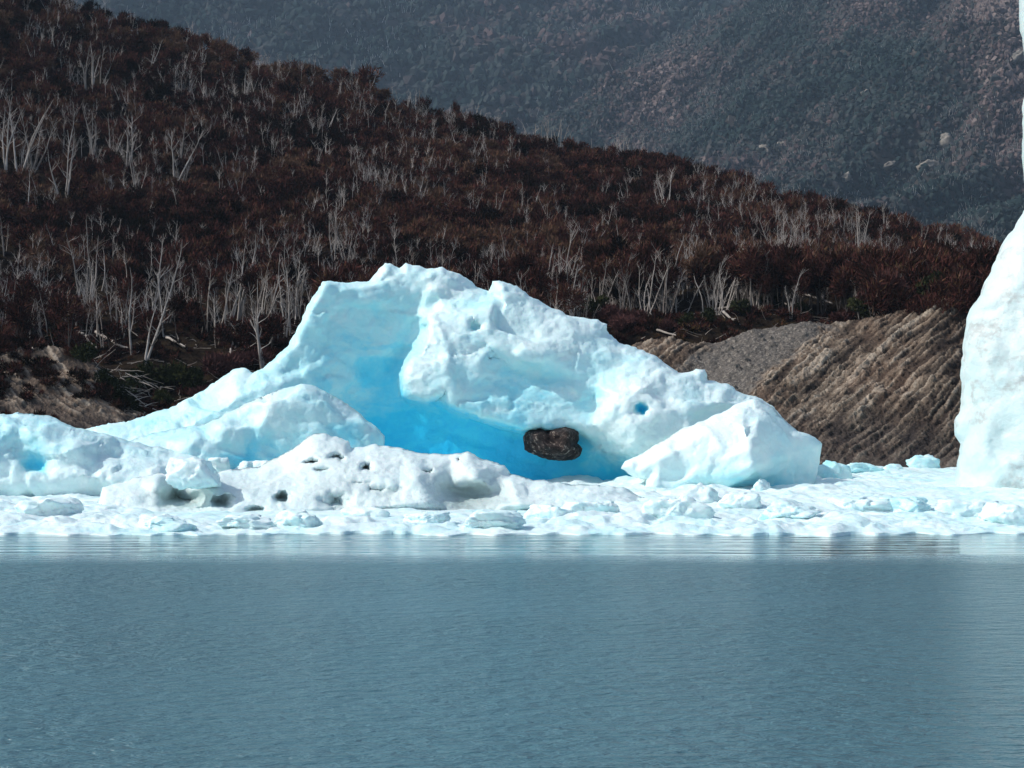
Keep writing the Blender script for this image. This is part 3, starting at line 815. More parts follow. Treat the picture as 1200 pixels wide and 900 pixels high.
# individual ice blocks on and in the brash: (column, base row, width px, height px, seed, blue, dirt, label)
BLOCKS = [
    (232, 560, 52, 30, 'rounded white block standing on the dirty mound left of its big hollow', .05, 0),
    (258, 548, 22, 17, 'small white block against the foot of the cyan slab', .05, 0),
    (288, 552, 26, 14, 'flat white block at the cyan slab foot beside the mound', .08, 0),
    (312, 553, 30, 16, 'angular white block leaning on the left shoulder of the dirty mound', .04, 0),
    (72, 570, 62, 34, 'grey-speckled pointed block below the blue hollow of the low berg', .06, .30),
    (100, 566, 44, 30, 'dirty triangular block beside the grey-speckled pointed one', .05, .34),
    (14, 580, 52, 40, 'broad white block with a dark notch at the left edge', .08, .12),
    (28, 556, 32, 22, 'white lump directly below the blue pitted hollow', .06, .0),
    (55, 604, 64, 26, 'wide white floe piece below the speckled blocks', .08, 0),
    (190, 616, 60, 18, 'white slab with a blue edge below the big grey hollow', .14, 0),
    (285, 616, 66, 18, 'low white block below the first round melt hole', .06, 0),
    (352, 614, 54, 22, 'low white block under the pitted middle of the mound', .06, 0),
    (430, 606, 44, 18, 'small humped block left of the second big hollow', .04, 0),
    (500, 612, 56, 16, 'white block with overhung front before the second big hollow', .04, 0),
    (572, 614, 60, 18, 'white block just right below the second big hollow', .10, 0),
    (640, 606, 52, 24, 'rounded white block below the dark patch', .05, 0),
    (700, 604, 60, 24, 'rounded white block under the end of the blue hollow', .06, 0),
    (822, 590, 46, 34, 'white hummock in front of the flank block overhang', .03, 0),
    (790, 604, 64, 30, 'broad white hummock below the flank block left tip', .04, 0),
    (868, 596, 52, 30, 'white hummock below the shaded face of the flank block', .06, 0),
    (893, 574, 24, 17, 'small white knob at the dark blue base of the flank block', .04, 0),
    (925, 606, 62, 24, 'low white block in front of the flank block right corner', .08, 0),
    (974, 560, 36, 26, 'pale cyan block immediately right of the flank block', .22, 0),
    (1012, 552, 44, 14, 'flat pale slab behind the snow field below the banded rock', .22, 0),
    (1080, 546, 32, 20, 'pale cyan cube of ice before the banded rock', .26, 0),
    (1048, 552, 22, 10, 'tiny white ridge left of the pale cyan cube', .14, 0),
    (1005, 598, 70, 22, 'long low white block in the right snow field', .07, 0),
    (1068, 600, 60, 22, 'blue-shaded wedge right of the long low block', .2, 0),
    (1140, 606, 70, 26, 'smooth white block at the foot of the ice cliff', .08, 0),
    (1185, 612, 60, 26, 'white corner block under the ice cliff at the right edge', .08, 0),
]
for i, (u, vb, w, h, lab, blue, dirt) in enumerate(BLOCKS):
    # find the distance where the brash surface shows at that row
    Y = 130.0
    for Y in np.linspace(212, 128, 240):
        if 450 + (CAM_H - floe_z(u, Y)) / Y * FPX >= vb: break
    if u < 320 and 545 < vb < 575 and i < 4: Y = min(Y, 158) if i else 149
    base = P(u, vb, Y)
    wm, hm = w / FPX * Y, h / FPX * Y
    dims = (wm * 0.5, max(wm * 0.40, hm * 0.45), hm * 0.72)
    me = chunk_mesh('ice_block', 160 + i, dims, 8 + i % 6, 26 + (i % 3) * 10, 0.10, w > 48, blue, dirt, 0.14)
    o = link('ice_block', me, M_ICE_DIRTY if dirt else M_BRASH, loc=(base[0], base[1], base[2] + hm * 0.12))
    o.rotation_euler = (0, 0, 0)
    tag(o, lab, 'ice block', 'ice blocks in the brash')


# ---------------------------------------------------------------- rocks on the shore
def bank(name, top, bot_v, Yb, Yt, u0, u1, nu, ns, strata_ang, k, gravel_fn, label, groove=1.0):
    top = np.array(top, float)
    uu = np.linspace(u0, u1, nu); ss = np.linspace(0, 1, ns)
    U, T = np.meshgrid(uu, ss, indexing='ij')
    vt = np.interp(U, top[:, 0], top[:, 1])
    Vv = bot_v + (vt - bot_v) * T ** 0.95
    Yy = Yb + (Yt - Yb) * T
    p = P(U, Vv, Yy).reshape(-1, 3)
    a = R(strata_ang)
    w = fbm(p * np.array([0.045, 0.0, 0.045]), 2, k) * 1.6 + fbm(p * 0.5, 3, k + 1) * 0.10
    L = -p[:, 0] * math.sin(a) + p[:, 2] * math.cos(a) + w
    along = p[:, 0] * math.cos(a) + p[:, 2] * math.sin(a)
    z0 = np.zeros_like(L)
    Lw = L + fbm(p * 1.2, 4, k + 20) * 0.12
    lay = noise(np.stack([Lw * 0.7, z0 + 0.5, along * 0.04], -1), k + 2) * 0.6 + noise(np.stack([Lw * 1.9, z0 + 1.5, along * 0.07], -1), k + 3) * 0.8 + noise(np.stack([Lw * 3.6, z0, along * 0.25], -1), k + 4) * 0.4
    ph = Lw * 1.75 + noise(np.stack([Lw * 0.35, z0, z0], -1), k + 5) * 0.8
    saw = (ph % 1.0) * sstep(-0.3, 0.2, noise(np.stack([np.floor(ph) * 3.7 + 0.5, along * 0.16, z0], -1), k + 6) + 0.1)
    blocky = voronoi(np.stack([along * 0.7, L * 1.4, p[:, 1] * 0.4], -1), k)
    g = gravel_fn(U.ravel(), Vv.ravel(), p)
    d_rock = groove * (lay * 0.20 + (saw - 0.5) * 0.24) + (blocky[2] - 0.5) * 0.30 * (1 + (1 - groove)) * sstep(0, .1, blocky[1] - blocky[0]) + fbm(p * 2.2, 4, k + 7, ridged=True, gain=.8) * 0.30 + (voronoi(p * 1.6, k + 15)[2] - 0.5) * 0.22 + fbm(p * 0.12, 3, k + 9) * 1.5
    pv = voronoi(p * np.array([1.3, 1.3, 1.6]), k + 11)
    d_grav = fbm(p * 0.12, 3, k + 9) * 0.8 + np.clip(pv[2] - 0.6, 0, 1) * 3.2 * np.clip(0.5 - pv[0], 0, 1) + fbm(p * 0.5, 3, k + 28) * 0.5 + fbm(p * 2.2, 4, k + 8, gain=.75) * 0.32
    d = d_rock * (1 - g) + d_grav * g
    fade = np.clip(T.ravel() * 8, 0, 1)
    nrm = np.array([0, -0.6, 0.8])
    p = p + nrm * (d * fade)[:, None]
    V = p.reshape(nu, ns, 3)
    ex = []
    for dy, dz in ((3, -.3), (9, -3), (22, -14), (30, -40)):
        b = V[:, -1].copy(); b[:, 1] += dy; b[:, 2] += dz; ex.append(b[:, None])
    V = np.concatenate([V] + ex, 1)

    def pad(x): return np.concatenate([x.reshape(nu, ns), np.repeat(x.reshape(nu, ns)[:, -1:], 4, 1)], 1).ravel()
    foot_dark = sstep(9.0, 1.5, p[:, 2] + fbm(p * 0.2, 3, k) * 3)  # rock colour gets darker towards the foot of the bank
    me = mesh_np(name, V.reshape(-1, 3), grid_faces(nu, ns + 4)[:, ::-1], True, {'gravel': pad(g), 'layer': pad(np.clip(lay * 0.5 + (saw - 0.5) * 0.6 + (blocky[2] - 0.5) * 0.3 + 0.5, 0, 1)), 'foot_dark': pad(foot_dark)})  # layer: bed tones plus a darker line at each ledge's foot
    o = link(name, me, M_ROCK)
    tag(o, label, 'rock slope', kind='structure')
    return V[:, :ns]


def gravel_right(u, v, p):
    # gravel covers the upper left of the mound, left of a line from (985,372) to (860,470)
    line = (u - 985) * (470 - 372) - (v - 372) * (860 - 985)
    q = fbm(p * 0.25, 3, 77) * 2800 + fbm(p * 1.0, 3, 78) * 900
    left = (u - 800) * 33 + (v - 433) * 43          # rock again left of the line (800,433)-(843,400)
    return sstep(900, -900, line + q) * sstep(-500, 300, left + q * 0.3)


moraine = bank('banded_rock_mound', [(560, 545), (640, 505), (690, 470), (722, 425), (745, 404), (790, 397), (820, 402), (843, 401), (883, 386), (917, 381), (943, 378), (973, 381), (1007, 374), (1050, 366), (1077, 361), (1090, 354), (1110, 356), (1128, 363), (1250, 380), (1420, 430)],
               556, 213, 252, 560, 1420, 640, 230, 34, 200, gravel_right, 'mound of banded brown rock topped with grey gravel')
leftbank = bank('rock_bank', [(-240, 368), (-60, 386), (0, 400), (40, 404), (80, 412), (110, 425), (140, 448), (170, 472), (210, 496), (260, 522), (330, 548)],
                552, 214, 246, -240, 330, 420, 160, -33, 300, lambda u, v, p: np.full(len(u), 0.12), 'bare brown rock bank at the left shore', groove=0.35)

# ---------------------------------------------------------------- trees: shape makers
def tubes(paths, sides=4):
    Vs, Fs, n = [], [], 0
    for pts, rad in paths:
        pts = np.asarray(pts, float); m = len(pts)
        t = np.gradient(pts, axis=0); t /= np.linalg.norm(t, axis=1, keepdims=True) + 1e-9
        ref = np.array([0.31, 0.95, 0.1]); a = np.cross(t, ref); a /= np.linalg.norm(a, axis=1, keepdims=True) + 1e-9
        b = np.cross(t, a)
        ang = np.arange(sides) * 2 * math.pi / sides
        ring = pts[:, None] + (a[:, None] * np.cos(ang)[None, :, None] + b[:, None] * np.sin(ang)[None, :, None]) * np.asarray(rad)[:, None, None]
        Vs.append(ring.reshape(-1, 3))
        i = np.arange(m - 1)[:, None] * sides + np.arange(sides)[None]
        j = np.arange(m - 1)[:, None] * sides + (np.arange(sides)[None] + 1) % sides
        Fs.append((np.stack([i, j, j + sides, i + sides], -1) + n).reshape(-1, 4)); n += m * sides
    return np.concatenate(Vs), np.concatenate(Fs)


def limb(rng, p0, d, L, r0, r1, n=5, wander=0.12, up=0.1):
    pts = [np.array(p0, float)]; d = np.array(d, float); d /= np.linalg.norm(d)
    for i in range(n):
        d = d + rng.normal(0, wander, 3) + np.array([0, 0, up]); d /= np.linalg.norm(d)
        pts.append(pts[-1] + d * L / n)
    return np.array(pts), np.linspace(r0, r1, n + 1)


def snag_paths(seed, h, stems=1, lean=(0, 0), bushy=1.0, broken=False, fan=False):
    """a bleached dead tree: returns trunk paths and limb paths"""
    rng = np.random.default_rng(seed)
    tr, li = [], []
    for sidx in range(stems):
        hh = h * (1 if sidx == 0 else rng.uniform(0.6, 0.95))
        spread = 0.0 if stems == 1 else 0.22
        a = rng.uniform(0, 6.28)
        d = np.array([lean[0] + math.cos(a) * spread, lean[1] + math.sin(a) * spread * 0.6, 1.0])
        base = np.array([math.cos(a), math.sin(a), 0]) * (0.25 if stems > 1 else 0) - np.array([0, 0, 0.6])
        pts, rad = limb(rng, base, d, hh + 0.6, 0.014 * h + 0.03, 0.02 if not broken else 0.008 * h, 8, 0.07, 0.02)
        tr.append((pts, rad))
        nb = int(rng.integers(5, 10) * bushy)
        for _ in range(nb):
            t = rng.uniform(0.3, 0.97) if not fan else rng.uniform(0.62, 0.97)
            j = t * 8; i0 = int(min(j, 7)); p = pts[i0] + (pts[i0 + 1] - pts[i0]) * (j - i0)
            a = rng.uniform(0, 6.28); el = rng.uniform(0.5, 1.3)
            L = hh * rng.uniform(0.12, 0.34) * (1.2 - 0.6 * t)
            q, rr = limb(rng, p, [math.cos(a), math.sin(a) * 0.8, el], L, rad[i0] * 0.55, 0.012, 4, 0.2, 0.12)
            li.append((q, rr))
            for _ in range(rng.integers(1, 4)):
                kx = rng.integers(1, 4)
                dd = q[kx + 1] - q[kx] + rng.normal(0, 0.5, 3) * L / 5
                q2, r2 = limb(rng, q[kx], dd, L * rng.uniform(0.3, 0.6), rr[kx] * 0.6, 0.008, 3, 0.2, 0.1)
                li.append((q2, r2))
    return tr, li


def crown(seed, n, w, h, z0, lift=0.6, blade=(0.5, 1.1), bw=0.10, lobes=6):
    """bare twigs through the volume of a few lobes"""
    rng = np.random.default_rng(seed)
    lc = rng.normal(0, 1, (lobes, 3)); lc /= np.linalg.norm(lc, axis=1, keepdims=True)
    lc *= rng.uniform(0.2, 0.62, (lobes, 1)); lr = rng.uniform(0.34, 0.58, lobes)
    li = rng.integers(0, lobes, n)
    d = rng.normal(size=(n, 3)); d /= np.linalg.norm(d, axis=1, keepdims=True)
    p = lc[li] + d * (lr[li] * rng.random(n) ** 0.45)[:, None]
    outw = p / (np.linalg.norm(p, axis=1, keepdims=True) + 1e-6) * 0.6 + rng.normal(0, 0.45, (n, 3)) + np.array([0, 0, lift])
    outw /= np.linalg.norm(outw, axis=1, keepdims=True)
    P0 = p * np.array([w / 2, w / 2, h / 2]) + np.array([0, 0, z0 + h / 2])
    L = rng.uniform(*blade, n)
    side = np.cross(outw, rng.normal(size=(n, 3))); side /= np.linalg.norm(side, axis=1, keepdims=True)
    ww = bw * rng.uniform(0.5, 1.3, n)
    V = np.stack([P0 - side * ww[:, None], P0 + side * ww[:, None], P0 + outw * L[:, None]], 1)
    tint = np.clip(0.5 + 0.35 * (rng.random(lobes)[li] - 0.5) + rng.normal(0, 0.19, n), 0, 1)
    return V.reshape(-1, 3), np.arange(n * 3).reshape(-1, 3), np.repeat(tint, 3)


# templates
TALL = [(crown(500 + i, 900, 4.2 + i % 3, 6.0 + (i % 2), 3.6, blade=(.5, 1.3), bw=.09), 10.0) for i in range(6)]
SCRUB = [(crown(520 + i, 520, 4.0 + (i % 3) * .7, 4.2 + (i % 2) * .6, 0.1, blade=(.4, 1.0), bw=.10), 4.6) for i in range(8)]


def trunk_paths(seed, h, stems=2, r=0.13):
    rng = np.random.default_rng(seed); out = []
    for s in range(stems):
        a = rng.uniform(0, 6.28)
        pts, rad = limb(rng, [math.cos(a) * .3, math.sin(a) * .3, -0.6], [math.cos(a) * .15, math.sin(a) * .1, 1], h, r, 0.03, 6, 0.07, 0.03)
        out.append((pts, rad))
        for _ in range(4):
            i = rng.integers(2, 6); a2 = rng.uniform(0, 6.28)
            out.append(limb(rng, pts[i], [math.cos(a2), math.sin(a2), .9], h * rng.uniform(.18, .3), rad[i] * .6, .015, 3, .15, .1))
    return out


# ---------------------------------------------------------------- where each thing is, in words
def where_col(u):
    for lim, ph in ((60, "over the rock bank's left end"), (120, "over the rock bank's right end"), (185, 'over the green shore shrubs'), (250, 'right of the green shore shrubs'), (310, "over the iceberg's left ridge"), (372, "left of the iceberg's steep shoulder"),
                    (430, "over the iceberg's left shoulder"), (480, "left of the iceberg's peak"), (545, "right of the iceberg's peak"), (600, 'over the notch in the crest'), (660, "over the iceberg's sloping crest"), (715, "over the crest's squared step"),
                    (770, "over the iceberg's right shoulder"), (830, 'left of the gravel top'), (885, 'over the left gravel edge'), (940, 'over the gravel top'), (1000, 'where gravel meets banded rock'), (1060, 'over the banded rock'), (1110, "over the rock mound's summit"), (1160, 'left of the ice cliff')):
        if u < lim: return ph
    return 'behind the ice cliff'


def where_row(s):
    for lim, ph in ((0.13, 'at the shore'), (0.24, 'on the bench'), (0.36, 'at forest foot'), (0.48, 'low on slope'), (0.60, 'below mid slope'), (0.72, 'at mid slope'), (0.84, 'above mid slope'), (0.94, 'high on slope')):
        if s < lim: return ph
    return 'on the skyline'


ORD = ['', 'second', 'third', 'fourth', 'fifth', 'sixth', 'seventh', 'eighth', 'ninth', 'tenth', 'eleventh', 'twelfth', 'thirteenth', 'fourteenth', 'fifteenth']
PENDING = []          # (object, look, u, s)


def label_pending():
    cells = {}
    for o, look, u, s in PENDING:
        cells.setdefault((look, where_row(s), where_col(u)), []).append((u, s, o))
    for (look, r, c), lst in cells.items():
        lst.sort(key=lambda t: t[0])
        for i, (u, s, o) in enumerate(lst):
            look = look.replace('bleached dead', 'dead')
            if len(lst) == 1: o['label'] = f'{look} {r} {c}'
            elif i == 0: o['label'] = f'leftmost {look} {r} {c}'
            elif i == len(lst) - 1: o['label'] = f'rightmost {look} {r} {c}'
            else: o['label'] = f'{ORD[min(i, 14)]} {look} {r} {c}'


# ---------------------------------------------------------------- dead trees
# seen ones: (base column, base row, top row, sideways lean in px, stems, kind)
HERO = [(95, 342, 266, 3, 2, 'n'), (110, 334, 262, 14, 2, 'n'), (118, 336, 282, 22, 1, 'n'), (155, 421, 318, -9, 1, 'n'), (168, 432, 318, 4, 2, 'n'), (170, 431, 352, 20, 1, 'n'), (185, 356, 276, 14, 1, 'n'), (198, 346, 272, 18, 1, 'n'),
        (216, 352, 326, 2, 1, 'n'), (268, 372, 270, -12, 2, 'n'), (276, 378, 268, 0, 3, 'n'), (284, 352, 292, 0, 1, 'n'), (309, 428, 312, 4, 3, 'n'), (318, 360, 296, 18, 1, 'n'), (341, 397, 306, -3, 1, 'n'), (349, 382, 300, 6, 2, 'n'), (362, 352, 326, 2, 1, 'n'),
        (38, 336, 298, 6, 3, 'f'), (6, 300, 268, 3, 2, 'n'), (129, 372, 330, 2, 1, 'n'), (236, 345, 310, 3, 1, 'n'), (248, 350, 322, -4, 1, 'n'), (390, 305, 250, -6, 2, 'n'), (398, 300, 248, 2, 2, 'n'), (30, 250, 205, 3, 1, 'n'),
        (846, 374, 310, 2, 1, 'n'), (850, 366, 292, 8, 2, 'f'), (800, 367, 320, 30, 1, 'n'), (824, 367, 320, 1, 1, 'b'), (914, 344, 262, -12, 1, 'f'), (918, 343, 268, 2, 1, 'n'), (938, 350, 282, -8, 2, 'f'), (960, 352, 296, 18, 1, 'n'), (765, 380, 342, 2, 1, 'b'),
        (790, 345, 288, -2, 1, 'n'), (808, 340, 290, 1, 1, 'n'), (1098, 313, 284, 1, 1, 'b'), (1037, 286, 252, 1, 1, 'n'), (1010, 325, 262, -2, 1, 'f'), (1048, 305, 285, 4, 1, 'n'), (1080, 300, 270, -3, 2, 'f'), (720, 335, 275, 3, 1, 'n'), (740, 338, 285, -2, 2, 'n'),
        (635, 350, 296, 3, 2, 'n'), (648, 356, 286, 4, 2, 'n'), (660, 350, 275, 8, 3, 'n'), (676, 368, 330, 2, 2, 'n'), (595, 322, 276, 2, 2, 'n'), (700, 362, 320, -1, 1, 'n'), (784, 250, 205, 4, 3, 'f'), (868, 345, 300, 0, 1, 'n'), (775, 262, 225, -3, 2, 'f'),
        (108, 102, 50, 3, 3, 'n'), (100, 104, 58, -6, 2, 'n'), (118, 98, 56, 8, 2, 'n'), (8, 205, 128, 2, 3, 'n'), (22, 208, 120, 6, 3, 'n'), (40, 196, 128, 8, 3, 'n'), (74, 236, 150, -3, 3, 'n'), (82, 196, 140, 3, 2, 'n'), (104, 190, 132, 4, 3, 'n'), (110, 178, 126, 6, 2, 'n'),
        (130, 186, 138, 4, 2, 'n'), (150, 196, 140, 6, 3, 'n'), (158, 238, 170, 2, 2, 'n'), (204, 220, 150, 8, 2, 'f'), (212, 190, 145, 4, 1, 'n'), (175, 84, 52, 2, 2, 'n'), (286, 112, 94, 1, 1, 'n'), (372, 165, 130, -4, 2, 'f'), (382, 160, 132, 6, 2, 'f'),
        (30, 40, 22, 2, 2, 'n'), (66, 62, 40, 2, 2, 'n'), (38, 14, -6, 2, 1, 'n'), (258, 52, 32, 1, 3, 'n'), (270, 54, 34, 2, 3, 'n'), (246, 48, 34, -2, 2, 'n'), (340, 84, 62, 2, 1, 'n'), (358, 106, 88, 2, 2, 'n'), (305, 66, 54, 1, 2, 'n'),
        (487, 132, 102, -8, 2, 'n'), (493, 133, 100, 6, 2, 'n'), (465, 126, 104, 0, 2, 'n'), (508, 130, 115, 1, 1, 'n'), (432, 116, 92, 0, 2, 'n'), (414, 96, 76, -4, 3, 'n'), (556, 154, 126, -2, 3, 'n'), (563, 155, 128, 5, 3, 'n'), (592, 165, 150, 0, 2, 'n'), (608, 168, 150, 2, 2, 'n'),
        (626, 172, 140, -4, 3, 'n'), (636, 174, 136, 2, 3, 'n'), (646, 175, 140, 6, 3, 'n'), (656, 172, 142, 6, 3, 'n'), (668, 186, 166, 2, 2, 'n'), (694, 188, 168, 1, 1, 'n'), (720, 192, 158, -3, 3, 'n'), (732, 192, 156, 3, 3, 'n'), (744, 190, 158, 5, 3, 'n'), (708, 190, 170, 2, 2, 'n'),
        (862, 240, 214, 2, 2, 'f'), (872, 238, 216, 3, 2, 'f'), (1000, 292, 250, 3, 3, 'f'), (1008, 296, 252, -4, 2, 'f'), (955, 262, 244, 2, 2, 'f'), (1062, 272, 252, 1, 2, 'n'), (535, 250, 232, 6, 2, 'f'), (612, 268, 254, 0, 3, 'f')]


def place_snag(u, vb, vt, lean_px, stems, kind, seed, parts):
    s = hill_s_of(u, vb)
    g = hill_point(np.array([u]), np.array([s]))[0]
    h = max(3.0, (vb - vt) / FPX * g[1]) + (1.8 if s > 0.3 else 0)
    lean = lean_px / max(vb - vt, 1)
    tr, li = snag_paths(seed, h, stems, (lean, 0), 1.0 if kind != 'f' else 1.7, kind == 'b', kind == 'f')
    if kind == 'b': li = li[:5]
    if parts:
        o = empty('dead_tree', g.tolist())
        link('trunk', mesh_np('trunk', *tubes(tr, 5)), M_BARK, o)
        link('crown', mesh_np('crown', *tubes(li, 3)), M_BARK, o)
    else:
        o = link('dead_tree', mesh_np('dead_tree', *tubes(tr + li, 4)), M_BARK, loc=g.tolist())
    tag(o, None, 'dead tree', 'bleached dead trees on the hillside')
    size = 'tall' if h > 11 else ('short' if h < 6 else 'mid-sized')
    form = {'b': 'broken bleached snag', 'f': 'spreading bleached dead tree'}.get(kind)
    if not form:
        form = ['', 'single-stemmed bleached dead tree', 'forked bleached dead tree', 'many-stemmed bleached dead tree'][stems]
    if abs(lean) > 0.25: form = ('right-leaning ' if lean > 0 else 'left-leaning ') + form
    PENDING.append((o, size + ' ' + form, u, s))
    return o


for i, a in enumerate(HERO):
    place_snag(*a, seed=1000 + i, parts=True)

# scattered dead trees: the nearest as things, the rest as one mass
rng = np.random.default_rng(42)
cand = []
while len(cand) < 2600:
    u = rng.uniform(-160, 1340); s = rng.uniform(0.16, 1.0)
    p = hill_point(np.array([u]), np.array([s]))[0]
    den = float(fbm(np.array([p * np.array([.028, .016, 0])]), 3, 55)[0])
    if rng.random() > np.clip(0.45 + den * 1.3, 0.10, 1) * (0.35 + 0.65 * p[1] / 480): continue
    if s < 0.22 and 700 < u < 1010: continue
    if rng.random() < 0.6 * sstep(380, 650, u) * sstep(0.4, 0.5, s): continue
    cand.append((s, u, p))
cand.sort(key=lambda t: t[2][1])
n_thing = 300 - len(HERO)
in_frame = [c for c in cand if -5 < c[1] < 1140]
things = in_frame[:n_thing]
tset = {id(c) for c in things}
SN = []
for i in range(10):
    st = 1 + i % 3; kind = 'f' if i % 4 == 3 else 'n'
    tr, li = snag_paths(2000 + i, 8.5, st, (rng.normal(0, .12), 0), 1.3, False, kind == 'f')
    SN.append((tubes(tr + li, 3), st, kind))
SNT = []
for i in range(14):
    tr, li = snag_paths(2100 + i, 8.0, 1 + i % 3, (rng.normal(0, .15), 0), 1.5, False, i % 3 == 0)
    SNT.append(tubes([(q, r * 0.55) for q, r in tr + li], 3))
SN_ME = [mesh_np('dead_tree', V, F) for (V, F), _, _ in SN]
for me in SN_ME: me.materials.append(M_BARK)
for i, (s, u, p) in enumerate(things):
    j = i % 10
    o = bpy.data.objects.new('dead_tree', SN_ME[j]); COL.objects.link(o)
    o.location = p; sc = float(rng.uniform(0.45, 1.2)); o.scale = (sc, sc, sc); o.rotation_euler = (0, 0, float(rng.uniform(0, 6.28)))
    tag(o, None, 'dead tree', 'bleached dead trees on the hillside')
    size = 'tall' if sc * 8.5 > 8.5 else 'slight'
    form = 'spreading bleached dead tree' if SN[j][2] == 'f' else ['', 'single-stemmed bleached dead tree', 'forked bleached dead tree', 'many-stemmed bleached dead tree'][SN[j][1]]
    PENDING.append((o, size + ' ' + form, u, s))
Vs, Fs, n = [], [], 0
for i, c in enumerate(cand):
    if id(c) in tset: continue
    s, u, p = c
    V, F = SNT[i % 14]
    a = rng.uniform(0, 6.28); sc = rng.uniform(0.3, 1.0)
    ca, sa = math.cos(a), math.sin(a)
    W = V @ np.array([[ca, sa, 0], [-sa, ca, 0], [0, 0, 1]]) * sc + p
    Vs.append(W); Fs.append(F + n); n += len(V)
o = link('dead_wood_thicket', mesh_np('dead_wood_thicket', np.concatenate(Vs), np.concatenate(Fs)), M_BARK)
tag(o, 'small bleached dead trees scattered through the brown scrub', 'dead wood', kind='stuff')

# ---------------------------------------------------------------- brown leafless forest
rng = np.random.default_rng(77)
pos = []
for ui in range(150):
    for si in range(52):
        u = -230 + (ui + rng.uniform(0, 1)) * 1660 / 150
        s = 0.14 + (si + rng.uniform(0, 1)) * 0.88 / 52
        if s > 1.005: continue
        if s < 0.235 and 690 < u < 1020: continue
        if s < 0.20 and u < 690 and rng.random() < (0.75 if u > 90 else 0.45): continue
        pos.append((u, s))
clear = [(a[0], hill_s_of(a[0], a[1])) for a in HERO]
pos = [(u, s) for u, s in pos if not any(abs(u - hu) < 17 and hs - (0.06 if hs < 0.42 else 0.02) < s < hs + 0.012 and hs < 0.9 for hu, hs in clear)]
pos = np.array(pos)
pp = hill_point(pos[:, 0], pos[:, 1])
# extra trees: on the skyline
tall = np.clip(1.0 - (pos[:, 1] - 0.22) / 0.22, 0, 1)
order = np.argsort(pp[:, 1])
cnt = 0
BIG = []
for i in order:
    u, s = pos[i]
    if cnt < 285 and -20 < u < 1150 and s < 0.5:
        BIG.append(i); cnt += 1
bigset = set(BIG)
TR_ME = [mesh_np('trunk', *tubes(trunk_paths(700 + i, 8.5, 1 + i % 2), 4)) for i in range(6)]
TC_ME = [mesh_np('crown', c[0], c[1], False, {'tint': c[2]}) for c, _ in TALL]
SC_ME = [mesh_np('crown', c[0], c[1], False, {'tint': c[2]}) for c, _ in SCRUB]
ST_ME = [mesh_np('trunk', *tubes(trunk_paths(720 + i, 3.6, 2, 0.07), 3)) for i in range(4)]
for me in TR_ME + ST_ME: me.materials.append(M_TRUNK)
for me in TC_ME + SC_ME: me.materials.append(M_TWIG)


def brown_tree(p, me_c, me_t, sc, rz):
    o = empty('bare_tree', [float(x) for x in p]); o.scale = (sc, sc, sc); o.rotation_euler = (0, 0, rz)
    for nm, me in (('trunk', me_t), ('crown', me_c)):
        c = bpy.data.objects.new(nm, me); COL.objects.link(c); c.parent = o
    return o


for i in BIG:
    u, s = pos[i]
    big = tall[i] > 0.35 and (u > 690 or rng.random() < 0.45)
    sc = float(rng.uniform(0.75, 1.15)) * (0.95 if big else 1.0)
    if big: o = brown_tree(pp[i], TC_ME[i % 6], TR_ME[i % 6], sc, float(rng.uniform(0, 6.28)))
    else: o = brown_tree(pp[i], SC_ME[i % 8], ST_ME[i % 4], sc, float(rng.uniform(0, 6.28)))
    tag(o, None, 'tree', 'leafless brown trees on the hillside')
    PENDING.append((o, ('tall brown leafless tree' if big else ('low brown leafless tree' if sc > 0.95 else 'small brown leafless tree')), u, s))
# skyline tree seen against the far slope
for (u, vb, hpx, wsc, look) in ((430, 112, 52, 1.15, 'broad reddish leafless tree'), (418, 108, 34, 1.0, 'dark rounded leafless tree'), (497, 140, 42, .9, 'reddish leafless tree'), (533, 152, 40, .55, 'narrow dark leafless tree'), (478, 136, 32, .9, 'small reddish leafless tree'), (405, 106, 30, 1.2, 'dark rounded leafless tree'), (515, 146, 28, 1.1, 'bushy brown leafless tree'), (548, 154, 28, .9, 'bushy brown leafless tree'), (580, 163, 26, 1.2, 'bushy brown leafless tree'), (612, 170, 24, 1.1, 'bushy brown leafless tree'), (682, 186, 26, 1.3, 'bushy brown leafless tree'), (702, 190, 28, 1.2, 'dark rounded leafless tree'),
        (756, 196, 30, 1.3, 'bushy brown leafless tree'), (790, 202, 24, 1.2, 'bushy brown leafless tree'), (832, 210, 26, 1.4, 'dark rounded leafless tree'), (880, 228, 28, 1.3, 'bushy brown leafless tree'), (925, 245, 26, 1.4, 'bushy brown leafless tree'), (985, 258, 30, 1.5, 'bushy brown leafless tree'), (1090, 282, 26, 1.3, 'dark rounded leafless tree'), (262, 68, 24, 1.2, 'bushy brown leafless tree'), (222, 54, 24, 1.2, 'bushy brown leafless tree'), (330, 90, 24, 1.2, 'bushy brown leafless tree')):
    s = hill_s_of(u, vb); g = hill_point(np.array([u]), np.array([s]))[0]
    sc = hpx / FPX * g[1] / 5.2
    o = brown_tree(g, SC_ME[int(u) % 8], ST_ME[int(u) % 4], sc, 0.7 * u); o.scale = (sc * .8 * wsc, sc * .8 * wsc, sc)
    tag(o, None, 'tree', 'leafless brown trees on the hillside')
    PENDING.append((o, look, u, s))

